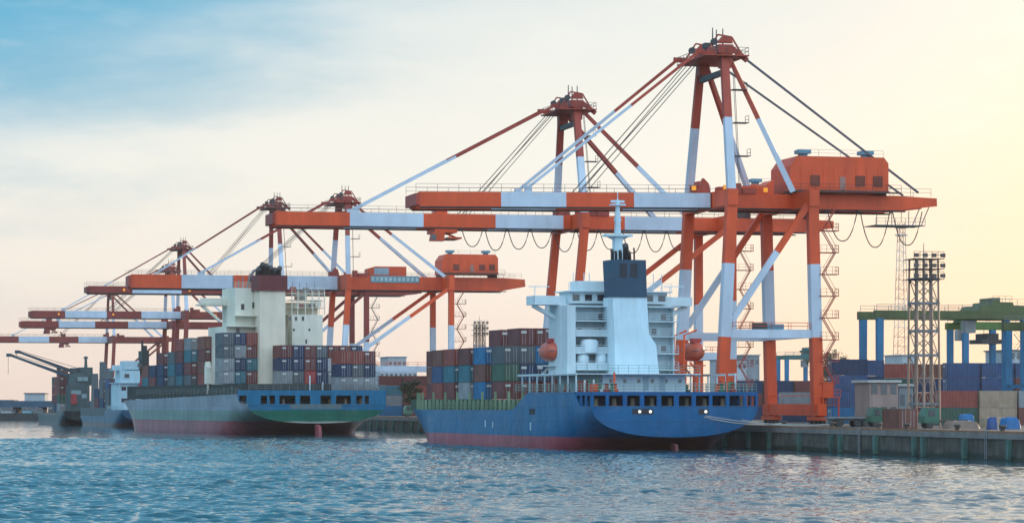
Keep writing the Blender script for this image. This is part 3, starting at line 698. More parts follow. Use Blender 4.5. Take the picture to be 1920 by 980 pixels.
cr7, K7 = gantry(dict(kind='g', sea_near=214, sea_far=200, gauge=24, boom_top=631, boom_bot=642, tip=-45, back=330, apex=(207, 539), red=M_DRED, red2=M_DRED, z_por=13, z_white=18, splay=1.4,
    bands=[(35, 0), (92, 1), (147, 0), (200, 1)], stay=25, rope=110, detail=0, trolley=122, lw=1.5, back_in=2, apex_ratio=0.5,
    label='farthest gantry crane, its low boom running off the left edge'))

# ------------------------------------------------------------------ containers
PAL = {'maroon': (0.150, 0.042, 0.042), 'brick red': (0.28, 0.065, 0.050), 'rust brown': (0.18, 0.068, 0.050), 'navy': (0.016, 0.042, 0.105), 'bright blue': (0.012, 0.150, 0.33),
       'teal': (0.030, 0.150, 0.20), 'dark green': (0.040, 0.105, 0.075), 'grey': (0.24, 0.27, 0.29), 'white': (0.50, 0.54, 0.57), 'slate grey': (0.085, 0.11, 0.13), 'tan': (0.36, 0.27, 0.19), 'red': (0.40, 0.045, 0.045), 'dull blue': (0.035, 0.085, 0.20)}
CM = {k: box_mat('container_' + k.replace(' ', '_'), v) for k, v in PAL.items()}
CMESH = {}
M_RODS = paint('door_rods', (0.40, 0.42, 0.43), 0.4, 0.2); M_TAGW = paint('door_plate', (0.60, 0.62, 0.60), 0.5, 0.15)
def cont_mesh(col, L):
    key = (col, L)
    if key in CMESH: return CMESH[key]
    W, H = 2.40, 2.56
    b = MB(); b.box(0.06, L - 0.04, -W / 2 + 0.04, W / 2 - 0.04, 0.10, H - 0.03)
    for x in (0.0, L - 0.16):
        for y in (-W / 2, W / 2 - 0.15): b.box(x, x + 0.16, y, y + 0.15, 0, H)
    for y in (-W / 2 + 0.01, W / 2 - 0.11):
        b.box(0.16, L - 0.16, y, y + 0.10, 0.01, 0.15); b.box(0.16, L - 0.16, y, y + 0.10, H - 0.13, H - 0.01)
    for x in (0.01, L - 0.15): b.box(x, x + 0.14, -W / 2 + 0.15, W / 2 - 0.15, H - 0.14, H - 0.01); b.box(x, x + 0.14, -W / 2 + 0.15, W / 2 - 0.15, 0.01, 0.15)
    me = b.build('shipping_container', CM[col]); mesh = me.data; bpy.data.objects.remove(me)
    d = MB(); d.box(0.02, 0.06, -W / 2 + 0.16, -0.01, 0.16, H - 0.15); d.box(0.02, 0.06, 0.01, W / 2 - 0.16, 0.16, H - 0.15)
    for y in (-0.75, -0.35, 0.35, 0.75): d.tube([(-0.005, y, 0.18), (-0.005, y, H - 0.16)], 0.025, 5, 1)
    if col in ('grey', 'slate grey', 'bright blue', 'navy', 'maroon', 'teal', 'dull blue'): d.box(0.005, 0.02, 0.15, 0.95, H - 0.75, H - 0.42, 2)
    do = d.build('door', [CM[col], M_RODS, M_TAGW]); dm = do.data; bpy.data.objects.remove(do)
    CMESH[key] = (mesh, dm); return CMESH[key]
def container(frame, at, col, L, label, group, yaw=0.0):
    me, dm = cont_mesh(col, L)
    o = bpy.data.objects.new('shipping_container', me); COL.objects.link(o)
    o.location = frame.world(*at); o.rotation_euler = (0, 0, frame.yaw + yaw); tag(o, label, 'container', group)
    d = bpy.data.objects.new('door', dm); COL.objects.link(d); d.parent = o
    return o
ORD = ['first', 'second', 'third', 'fourth', 'fifth', 'sixth', 'seventh', 'eighth', 'ninth', 'tenth', 'eleventh', 'twelfth']
TIER = ['bottom', 'second', 'third', 'fourth', 'fifth', 'sixth']
def bay(frame, al, L, lat0, z0, cols, phrase, group, rnd, pal=('maroon', 'maroon', 'rust brown', 'brick red', 'navy', 'bright blue', 'teal', 'grey', 'slate grey', 'dull blue')):
    """cols: list of per-stack lists bottom-up (colour or None = random) from the water side to the quay side"""
    for i, st in enumerate(cols):
        for k, cname in enumerate(st):
            cn = cname or rnd.choice(pal)
            tw = 'top' if k == len(st) - 1 and k > 0 else TIER[k]
            lab = f"{cn} container, {tw} tier, {ORD[i]} stack from water, {phrase}"
            container(frame, (al + rnd.uniform(-.05, .05), lat0 - 2.46 * i - 1.23, z0 + 2.60 * k), cn, L, lab, group)

# ------------------------------------------------------------------ ships
def hull(fr, L, B, ztop_f, root, mat, T=3.0, zb0=1.9, rake=0.55, stations=44, name='hull', bow_start=0.70, transom=None):
    m = MB(); NS = 14; prev = None
    rows = []
    for i in range(stations + 1):
        t = i / stations; t = t if t < 0.12 else t
        zt = ztop_f(t * L)
        k = min(1, t / 0.20); k = k * k * (3 - 2 * k)
        zb = zb0 + (-T - zb0) * k
        n = 2.3 + 5.0 * min(1, t / 0.30)
        ft = max(0, (t - bow_start) / (1 - bow_start))
        deck = (1 - ft ** 2.6); wl = (1 - ft ** 1.35)
        half = []
        for j in range(NS + 1):
            g = j / NS; qv = g ** 1.6
            z = zb + (zt - zb) * qv
            f = (1 - (1 - qv) ** n) ** (1 / n) if qv < 1 else 1
            zz = min(1, max(0, (z + 0.5) / (zt + 0.5)))
            tp = wl + (deck - wl) * zz ** 1.3
            b = B / 2 * f * max(tp, 0.012)
            xs = t * L + rake * max(0, z) * (ft ** 1.5)
            half.append((xs, b, z))
        rows.append([(x, b, z) for x, b, z in half[::-1]] + [(x, -b, z) for x, b, z in half[1:]])
    n = len(rows[0]); vs = [p for r in rows for p in r]; fs = []
    for i in range(len(rows) - 1):
        for j in range(n - 1): fs.append((i * n + j, (i + 1) * n + j, (i + 1) * n + j + 1, i * n + j + 1))
    # deck strip
    for i in range(len(rows) - 1): fs.append((i * n, i * n + n - 1, (i + 1) * n + n - 1, (i + 1) * n))
    m.add(vs, fs); m.add(rows[0], [tuple(range(n))], 1 if transom else 0); m.add(rows[-1], [tuple(range(n - 1, -1, -1))])
    o = m.build(name, [mat, transom] if transom else mat, root)
    # smooth the skin, keep the transom and the deck edge sharp
    me = o.data; me.polygons.foreach_set('use_smooth', [True] * len(me.polygons))
    try: me.set_sharp_from_angle(angle=R(40))
    except Exception: pass
    return rows
def gallery(fr, root, B, z0, z1, z2, depth, openings, mat, sideopen=()):
    """open mooring gallery round the stern: posts, lintel band, dark room behind. openings = [(lat0, lat1)] on the transom"""
    hb = B / 2 - 0.01; m = MB()
    m.box(0.0, 0.28, -hb, hb, z1, z2)
    ops = sorted(openings); edge = -hb
    for a, b in ops:
        m.box(0.003, 0.28, edge, a, z0, z1 - 0.003); edge = b
    m.box(0.003, 0.28, edge, hb, z0, z1 - 0.003)
    for s in (-1, 1):
        m.box(0.283, depth, s * hb, s * (hb - 0.2), z1, z2)
        edge = 0.283
        for a, b in sideopen: m.box(edge, a, s * hb, s * (hb - 0.2), z0, z1 - 0.003); edge = b
        m.box(edge, depth, s * hb, s * (hb - 0.2), z0, z1 - 0.003)
    m.box(0.285, depth, -hb + 0.2, hb - 0.2, z2 - 0.15, z2 - 0.01)
    m.build('stern_gallery', mat, root)
    r = MB(); r.box(depth - 0.2, depth - 0.02, -hb + 0.21, hb - 0.21, z0 + 0.005, z2 - 0.16); r.box(0.3, depth - 0.2, -hb + 0.21, hb - 0.21, z0 + 0.005, z0 + 0.06)
    rnd = random.Random(int(B * 10))
    r.build('mooring_deck', paint('gallery_dark', (0.10, 0.075, 0.06), 0.7, 0.4), root)
    for i in range(9):
        g = MB(); y = -hb + 1.5 + (2 * hb - 3) * i / 8; g.lathe((1.6 + rnd.uniform(0, 1.2), y, z0 + 0.06), [(0.0, 0), (0.35, 0), (0.3, 0.2), (0.28, 0.9), (0.4, 1.0), (0, 1.02)], 8)
        g.build('bollard', paint('bollard_pale', (0.30, 0.27, 0.20), 0.6, 0.3), root)

def deck_rail(m, fr, x0, x1, y, z, step=1.5, h=1.1, t=0.06): m.rail((x0, y, z), (x1, y, z), h, step, t, 0, 2)

W1 = paint('ship_white', (0.56, 0.69, 0.74), 0.45, 0.16, 0.05, scale=0.3)
# ---- ship 1: blue feeder
def ship_one():
    fr, L = two_point((1268, 844), (834, 825))
    hm = hull_mat('hull_blue', [(-3, (0.33, 0.062, 0.085)), (1.75, (0.002, 0.108, 0.265))], runs=0.30, dirt=0.30)
    S = thing('cargo_ship', fr, (L / 2, 0, 0), 'blue hulled container ship with white bridge block, nearest the viewer', 'ship', 'container ships moored along the quay')
    l0 = fr.on_along(1110, 760, 0)[0]; l1 = fr.on_along(1421, 760, 0)[0]; B = l0 - l1; off = (l0 + l1) / 2
    # re-centre the frame on the transom
    o = fr.world(0, off, 0); fr.o = (o.x, o.y); S.location = fr.world(L / 2, 0, 0); OFF[S.name] = (L / 2, 0, 0)
    z_sill = fr.on_along(1265, 761, 0)[1]; z_lin = fr.on_along(1265, 741, 0)[1]; z_top = fr.on_along(1265, 734, 0)[1]
    xs_hi = fr.on_lat(988, 745, B / 2)[0]; xs_lo = fr.on_lat(962, 765, B / 2)[0]; z_lo = fr.on_lat(900, 768, B / 2)[1]
    def zt(x):
        if x < 6.9: return z_sill
        if x < 7.1: return z_sill + (z_top - z_sill) * (x - 6.9) / 0.2
        if x < xs_hi: return z_top
        if x < xs_lo: return z_top + (z_lo - z_top) * (x - xs_hi) / (xs_lo - xs_hi)
        if x < L * 0.86: return z_lo
        return z_lo + 1.3 * ((x - L * 0.86) / (L * 0.14))
    hull(fr, L, B, zt, S, hm, zb0=1.75, rake=0.75)
    f = lambda px: fr.on_along(px, 750, 0)[0]
    ops = [(f(b), f(a)) for a, b in ((1113, 1136), (1142, 1168), (1176, 1200), (1208, 1232), (1240, 1264), (1273, 1297), (1305, 1330), (1336, 1361), (1368, 1394), (1400, 1417))]
    gallery(fr, S, B, z_sill, z_lin, z_top, 7.0, ops, paint('gallery_blue', (0.002, 0.092, 0.255), 0.5, 0.25, spec=0.2), [(0.9, 2.3), (2.9, 4.3), (4.9, 6.3)])
    # rudder head and fairlead lamps on the transom
    m = MB(); m.prism([(-0.9, -1), (1.3, -1), (1.3, 1.0), (-0.3, 0.8)], 'y', -0.2, 0.2); m.build('rudder', paint('rudder_red', (0.13, 0.035, 0.04), 0.6, 0.3), S)
    for px in (1199, 1219, 1323):
        la, z = fr.on_along(px, 771, 0); m = MB(); m.tube([(-0.06, la, z), (-0.14, la, z)], 0.20, 10); m.build('stern_light', M_LAMP, S)
        m = MB(); m.box(-0.05, -0.003, la - 0.45, la + 1.0, z - 0.35, z + 0.35); m.build('fairlead', M_DARK, S)
    # hawse opening and freeing port in the side
    al, z = fr.on_lat(998, 771, B / 2); m = MB(); m.box(al - 1.2, al + 1.2, B / 2 + 0.004, B / 2 + 0.05, z - 0.4, z + 0.4); m.build('freeing_port', M_DARK, S)
    # draught marks
    for px, y0, y1 in ((995, 791, 806), (910, 787, 800), (924, 790, 801)):
        al, za = fr.on_lat(px, y0, B / 2); _, zb = fr.on_lat(px, y1, B / 2)
        m = MB(); m.box(al - 0.25, al + 0.25, B / 2 + 0.006, B / 2 + 0.03, zb, za)
        m.build('pale_mark', paint('mark_pale', (0.45, 0.55, 0.62), 0.5, 0.2), S)
    Z1 = z_top
    # poop deckhouse
    x0, x1 = 9.0, 30.0
    fl = lambda px, al: fr.on_along(px, 700, al)[0]
    fz = lambda py, al, px=1180: fr.on_along(px, py, al)[1]
    zA = fz(702, x0)
    lw, le = fl(1130, x0), fl(1285, x0)
    m = MB(); m.box(x0, x1, le, lw, Z1, zA)
    m.box(x0 - 2.0, x1 + 3, le - 1.5, B / 2 - 0.1, zA, zA + 0.14)
    m.build('poop_house', W1, S)
    for k in range(6):
        w = MB(); y = lw + (le - lw) * (k + 0.6) / 6; w.tube([(x0 - 0.03, y, Z1 + 1.5), (x0 - 0.004, y, Z1 + 1.5)], 0.28, 10); w.build('porthole', M_GLASS, S)
    for fx in (0.52, 0.72):
        d = MB(); y = lw + (le - lw) * fx; d.box(x0 - 0.05, x0 - 0.004, y - 0.4, y + 0.4, Z1 + 0.2, Z1 + 2.1); d.build('door', paint('ship_door', (0.25, 0.36, 0.42), 0.5, 0.2), S)
    # open frames along the poop sides
    for side, ya, yb in (('near', B / 2 - 0.3, lw), ('far', le, -B / 2 + 0.3)):
        m = MB()
        for k in range(8):
            x = x0 - 1.6 + k * 3.4
            for y in ((ya,) if side == 'near' else (yb,)): m.beam((x, y, Z1), (x, y, zA), 0.18, 0.18)
        m.beam((x0 - 1.8, ya if side == 'near' else yb, zA + 0.05), (x1 + 3, ya if side == 'near' else yb, zA + 0.05), 0.24, 0.3)
        m.build('deck_frame', W1, S)
    gm_ = paint('deck_green', (0.05, 0.15, 0.08), 0.6, 0.3); rnd = random.Random(12)
    for k in range(34):
        m = MB(); y = rnd.choice([rnd.uniform(lw + 0.6, B / 2 - 0.8), rnd.uniform(-B / 2 + 0.8, le - 0.8)]); x = rnd.uniform(1.0, 9.5) if k < 22 else rnd.uniform(10, 30)
        if k % 3 == 0: m.lathe((x, y, Z1), [(0, 0), (0.5, 0), (0.5, 0.3), (0.25, 0.4), (0.25, 1.0), (0.5, 1.1), (0, 1.15)], 8, k % 4)
        elif k % 3 == 1: m.box(x, x + 0.9, y - 0.5, y + 0.5, Z1, Z1 + rnd.uniform(0.6, 1.6), k % 4)
        else: m.beam((x, y, Z1), (x, y, Z1 + rnd.uniform(1.4, 2.6)), 0.22, 0.22, mi=k % 4)
        m.build('deck_gear', [gm_, M_OR, M_TAGW, M_RED], S)
    m = MB()
    deck_rail(m, fr, 0.15, 34, B / 2 - 0.15, Z1); deck_rail(m, fr, 0.15, 34, -B / 2 + 0.15, Z1); m.rail((0.15, -B / 2 + 0.15, Z1), (0.15, B / 2 - 0.15, Z1), 1.1, 1.4, 0.06, 0, 2)
    m.rail((x0 - 1.9, le - 1.4, zA + 0.14), (x0 - 1.9, B / 2 - 0.3, zA + 0.14), 1.1, 1.4, 0.05, 0, 2)
    m.build('railing', paint('rail_green', (0.20, 0.36, 0.33), 0.5, 0.2), S)
    # engine casing and funnel
    xc = 12.5
    cl, crr = fl(1149, xc), fl(1213, xc); zF0 = fz(557, xc); zF1 = fz(487, xc)
    zG = zA + 0.14
    m = MB(); m.prism([(fl(1154, xc), zG), (fl(1236, xc), zG), (fl(1230, xc), fz(645, xc)), (fl(1217, xc), fz(626, xc)), (crr, zF0), (cl, zF0), (fl(1152, xc), fz(626, xc))], 'x', xc, xc + 4.0)
    m.box(xc - 0.02, xc - 0.001, fl(1216, xc) + 0.05, fl(1152, xc) - 0.05, fz(628, xc), fz(628, xc) + 0.05)
    m.box(xc - 0.02, xc - 0.001, fl(1213, xc) + 0.08, fl(1150, xc) - 0.05, fz(592, xc), fz(592, xc) + 0.05)
    m.build('engine_casing', paint('casing_white', (0.52, 0.70, 0.78), 0.5, 0.14, 0.04, scale=0.3), S)
    nav = paint('funnel_navy', (0.012, 0.060, 0.115), 0.45, 0.2)
    m = MB(); m.prism([(cl - 0.15, zF0), (crr + 0.05, zF0), (crr + 0.2, zF1), (cl + 0.1, zF1)], 'x', xc - 0.15, xc + 3.9)
    m.box(xc - 0.17, xc + 0.05, fl(1133, xc), cl - 0.153, zF0 + 0.003, zF0 + 2.4)
    fun = m.build('funnel', nav, S)
    yy = fl(1178, xc)
    for dy in (-0.75, 0.75):
        m = MB(); m.box(xc - 0.20, xc - 0.153, yy + dy - 0.5, yy + dy + 0.5, zF1 - 2.4, zF1 - 0.5); m.build('vent_grille', paint('grille', (0.02, 0.03, 0.045), 0.6, 0.3), fun)
    for px, h, r in ((1155, 1.0, 0.24), (1162, 0.8, 0.2), (1170, 0.9, 0.25), (1180, 1.7, 0.42), (1188, 0.7, 0.2), (1196, 1.3, 0.12)):
        y = fl(px, xc); m = MB(); m.tube([(xc + 1.5, y, zF1), (xc + 1.5, y, zF1 + h), (xc + 1.1, y + 0.2, zF1 + h + 0.35)], r, 9)
        m.build('exhaust_pipe', M_STEEL, fun, True)
    # accommodation tiers with open aft balconies
    xa0, xa1 = 17.2, 22.8
    al_, ar_ = fl(1068, xa0), fl(1262, xa0)
    zB = fz(572, xa0)            # bridge deck
    tiers = [zG, fz(672, xa0), fz(640, xa0), fz(608, xa0), fz(590, xa0) + 0.2, zB]
    m = MB(); m.box(xa0 + 0.6, xa1, ar_, al_ + 1.2, zG, zB); m.box(xa0 - 0.9, xa0 + 0.597, fl(1132, xa0), al_ - 5.4, zG, zB + 0.6); m.box(xa0 - 2.0, xa0 + 0.597, al_ - 0.2, al_ + 1.0, zG, zB - 0.15)
    m.build('accommodation_block', W1, S)
    for k, py in enumerate((692, 662, 630, 602, 575)):
        m = MB(); z = fz(py, xa0); e = 0 if k > 2 else 0.6
        m.box(xa0 - 1.9, xa0 + 0.59, al_ - 0.3 * e - 5.2, al_ - 0.21, z - 0.13, z); m2 = MB(); m2.box(xa0 - 1.6, xa0 + 0.59, ar_ - 0.3, ar_ + 4.2, z - 0.13, z); m2.build('balcony', W1, S)
        if k < 3: m.box(xa0 - 1.9, xa0 - 1.84, al_ - 5.2, al_ - 0.21, z - 0.001, z + 0.85)
        m.build('balcony', W1, S)
    for y in (al_ + 0.7, ar_ + 0.2):
        if y < al_: m = MB(); m.box(xa0 - 0.8, xa0 + 0.59, y - 0.1, y + 0.1, zG, zB - 0.14); m.build('side_wall', W1, S)
    m = MB()
    for k, py in enumerate((692, 662, 630, 602)):
        z = fz(py, xa0)
        m.rail((xa0 - 1.95, al_ - 5.0, z), (xa0 - 1.95, al_ - 0.3, z), 1.05, 1.2, 0.05, 0, 2); m.rail((xa0 - 1.65, ar_ - 0.2, z), (xa0 - 1.65, ar_ + 4.0, z), 1.05, 1.2, 0.05, 0, 2)
    m.build('balcony_railing', W1, S)
    # pale oval tanks and lockers on the lower balconies
    for px, py, r, h in ((1100, 661, 1.3, 1.5), (1088, 690, 0.9, 1.6), (1122, 690, 0.8, 1.9)):
        m = MB(); y, z = fr.on_along(px, py, xa0); m.lathe((xa0 - 1.0, y, z), [(r, 0), (r, h), (r * .8, h + .3), (0, h + .4)], 14)
        m.build('deck_locker', W1, S, True)
    for k, py in enumerate((684, 652, 620, 593)):
        z = fz(py, xa0)
        for y in ((al_ - 4.6, ar_ + 1.2) if k % 2 else (al_ - 4.4, al_ - 1.6, ar_ + 2.6)):
            w = MB(); w.box(xa0 + 0.54, xa0 + 0.595, y - 0.35, y + 0.35, z - 0.45, z + 0.35); w.build('window', M_GLASS, S)
    # bridge: wings, wheelhouse
    yl, yr = fl(995, xa0 + 3), fl(1290, xa0 + 3)
    m = MB(); m.box(xa0 + 1.4, xa0 + 5.0, yr, yl, zB, zB + 0.2)
    for y, sgn in ((yl, 1), (yr, -1)):
        m.box(xa0 + 1.4, xa0 + 5.0, y - 0.08 * sgn, y, zB + 0.2, zB + 1.25); m.box(xa0 + 1.4, xa0 + 1.5, y, y - sgn * 4.6, zB + 0.2, zB + 1.25)
        m.beam((xa0 + 3.0, y - sgn * 0.3, zB - 0.05), (xa0 + 3.0, y - sgn * 4.6, zB - 2.3), 0.7, 0.5)
    m.box(xa0 + 0.2, xa1 - 0.5, ar_ + 0.8, al_ - 0.2, zB + 0.2, fz(548, xa0))
    m.box(xa0 - 0.6, xa1, ar_ + 0.3, al_ + 0.4, fz(548, xa0), fz(548, xa0) + 0.15)
    br = m.build('bridge', W1, S)
    zW = fz(548, xa0)
    for y in np.linspace(ar_ + 1.6, al_ - 1.0, 8):
        m = MB(); m.box(xa0 + 0.14, xa0 + 0.195, y - 0.5, y + 0.5, zW - 1.2, zW - 0.35); m.build('window', M_GLASS, br)
    zR = fz(527, xa0)
    m = MB(); m.box(xa0 + 1, xa0 + 4.5, fl(1140, xa0), fl(1088, xa0), zW + 0.15, zR); m.rail((xa0 - 0.5, ar_ + 0.4, zW + .15), (xa0 - 0.5, al_ + 0.3, zW + .15), 1.1, 1.3, 0.05, 0, 1)
    for px in (1075, 1095, 1105, 1225, 1240): y = fl(px, xa0); m.beam((xa0, y, zW), (xa0, y, zW + 2.6), 0.09, 0.09)
    for px, py in ((1012, 537), (1265, 537)):
        y, z = fr.on_along(px, py, xa0 + 3); m.beam((xa0 + 3, y + 0.7, zB + 1), (xa0 + 3, y + 0.7, z), 0.1, 0.1); m.beam((xa0 + 3, y - 1.4, z), (xa0 + 3, y + 1.6, z), 0.16, 0.12)
    m.build('monkey_island', W1, br)
    # radar mast
    xm = xa0 + 3; ym = fl(1158, xm); zt_ = fz(375, xm)
    m = MB(); m.beam((xm, ym, zW), (xm, ym, fz(440, xm)), 1.5, 1.5, 1.1, 1.1); m.beam((xm, ym, fz(440, xm)), (xm, ym, zt_), 0.75, 0.75, 0.4, 0.4)
    m.box(xm - 1, xm + 1, ym - 1.9, ym + 1.9, fz(444, xm), fz(440, xm)); m.box(xm - .6, xm + .6, ym - 1.0, ym + 1.0, fz(386, xm), fz(383, xm)); m.beam((xm, ym - 0.5, fz(412, xm)), (xm, ym + 0.5, fz(412, xm)), 0.2, 0.5)
    m.beam((xm, ym - 1.0, fz(378, xm)), (xm, ym + 1.0, fz(378, xm)), 0.15, 0.3); m.beam((xm, ym - 1.9, fz(440, xm)), (xm, ym - 0.2, fz(452, xm)), 0.15, 0.3); m.beam((xm, ym + 1.9, fz(440, xm)), (xm, ym + 0.2, fz(452, xm)), 0.15, 0.3)
    m.beam((xm, ym, zt_), (xm, ym, zt_ + 1.0), 0.1, 0.1)
    m.build('radar_mast', paint('mast_blue_grey', (0.45, 0.62, 0.70), 0.5, 0.2), S)
    # small davit cranes beside the boats
    zL = fz(655, 24)
    for sgn, px, lab in ((1, 1031, 'orange enclosed lifeboat hanging on the water side of the blue ship'), (-1, 1300, 'orange enclosed lifeboat hanging on the quay side of the blue ship')):
        xb = 22.0 if sgn > 0 else 18.0
        y, z = fr.on_along(px, 658, xb)
        m = MB()
        for dx in (-1.8, 2.2):
            m.tube([(xb + dx, y - sgn * 2.2, Z1), (xb + dx, y - sgn * 2.0, z + 2.2), (xb + dx, y - sgn * 0.2, z + 2.9)], 0.16, 6)
            m.beam((xb + dx, y + sgn * 0.6, zA), (xb + dx, y - sgn * 1.2, z - 1.6), 0.25, 0.25)
        m.box(xb - 2.5, xb + 3, y - sgn * 1.8, y + sgn * 0.9, z - 2.1, z - 1.95)
        m.build('davit', W1 if sgn > 0 else M_OR, S)
        om = paint('lifeboat_orange', (0.55, 0.10, 0.055), 0.4, 0.2, coat=0.3)
        b = MB(); n = 14; st = 13; vs = []
        for i in range(st):
            u = -1 + 2 * i / (st - 1); k = math.sqrt(max(0, 1 - abs(u) ** 2.4)); k = max(k, 0.06)
            for j in range(n):
                a = 2 * math.pi * j / n; vs.append((xb + u * 3.0, y + 1.22 * k * math.cos(a), z + (1.30 if math.sin(a) > 0 else 1.42) * (0.35 + 0.65 * k) * math.sin(a)))
        fs = [(i * n + j, i * n + (j + 1) % n, (i + 1) * n + (j + 1) % n, (i + 1) * n + j) for i in range(st - 1) for j in range(n)] + [tuple(range(n - 1, -1, -1)), tuple((st - 1) * n + j for j in range(n))]
        b.add(vs, fs); lb = solo(b, 'lifeboat', om, fr, (xb, y, z - 1.4), lab, 'lifeboat', 'lifeboats of the blue ship', True)
        c = MB(); c.box(xb - 1.6, xb - 0.2, y - 0.6, y + 0.6, z + 1.15, z + 1.75); c.build('conning_hatch', paint('hatch_red', (0.40, 0.05, 0.05), 0.5, 0.2), lb)
        c = MB(); c.beam((xb - 2.95, y, z + 0.1), (xb + 2.95, y, z + 0.1), 2.0, 0.06); c.build('fender_strip', M_GSTEEL, lb)
    # main deck: hatch coamings, lashing posts
    z0 = z_lo + 1.6
    m = MB(); m.box(xs_hi + 1, L * 0.86, -B / 2 + 2.4, B / 2 - 1.6, z_lo - 0.2, z0 - 0.06); m.build('hatch_coaming', paint('hatch_green', (0.045, 0.09, 0.065), 0.7, 0.35), S)
    pm = paint('post_green', (0.24, 0.36, 0.22), 0.6, 0.3)
    x = xs_hi + 3
    k = 0
    while x < L * 0.90:
        w_ = B / 2 - 0.35 if x < L * 0.72 else B / 2 * (1 - ((x / L - .72) / .28) ** 2.2) - 0.3
        h = 1.5 if k % 3 else 2.7
        for s in (-1, 1): m = MB(); m.beam((x, s * w_, z_lo - 0.1), (x, s * w_, z_lo + h), 0.24, 0.3); m.build('lashing_post', pm, S)
        x += 2.2; k += 1
    m = MB(); deck_rail(m, fr, xs_lo, L * 0.72, B / 2 - 0.2, z_lo); m.build('railing', pm, S)
    # bow bulwark and foremast
    m = MB(); m.beam((L * 0.95, 0, z_lo + 0.8), (L * 0.95, 0, z_lo + 7.5), 0.5, 0.5, 0.2, 0.2); m.build('foremast', paint('foremast_red', (0.22, 0.07, 0.05), 0.5, 0.2), S)
    m = MB(); m.box(L * 0.88, L * 0.95, -4.5, 4.5, z_lo + 0.6, z_lo + 2.2); m.build('forecastle_locker', pm, S)
    # ---- containers
    rnd = random.Random(21); gp = 'containers stacked on the blue ship'
    lat = B / 2 - 1.3
    X = lambda px: fr.on_lat(px, 700, lat)[0]
    g1 = [['maroon', 'dark green', 'slate grey'], ['maroon', 'navy', 'slate grey', 'maroon'], ['maroon', 'navy', 'bright blue', 'maroon'], ['rust brown', 'maroon', 'bright blue', 'maroon'], [None, None, None, 'maroon'], [None, None, None, 'maroon'], [None] * 4, [None] * 3]
    xA = X(944)
    bay(fr, xA, 6.06, lat, z0, g1, 'next to blue ship bridge', gp, rnd)
    near = [(909, ['bright blue', 'rust brown', 'bright blue'], 'second bay, blue ship'), (880, ['grey', 'teal', 'maroon'], 'third bay, blue ship'),
            (851, ['maroon', 'teal', 'brick red'], 'fourth bay, blue ship'), (823, ['brick red', 'dull blue', 'rust brown'], 'fifth bay, blue ship'), (797, ['maroon', 'rust brown', 'maroon'], 'foremost bay, blue ship')]
    x = xA
    for k, (px, st, ph) in enumerate(near):
        x = max(X(px), x + 6.5)
        off = 0.0 if k < 3 else 0.5 if k == 3 else 1.9
        cols = [st] + [[None] * 3 for _ in range(4 if k < 3 else 2)]
        if k == 0: cols[1] = [None, None, 'bright blue', 'maroon']
        bay(fr, x, 6.06, lat - off, z0, cols, ph, gp, rnd)
    return fr, L, B
S1 = ship_one()

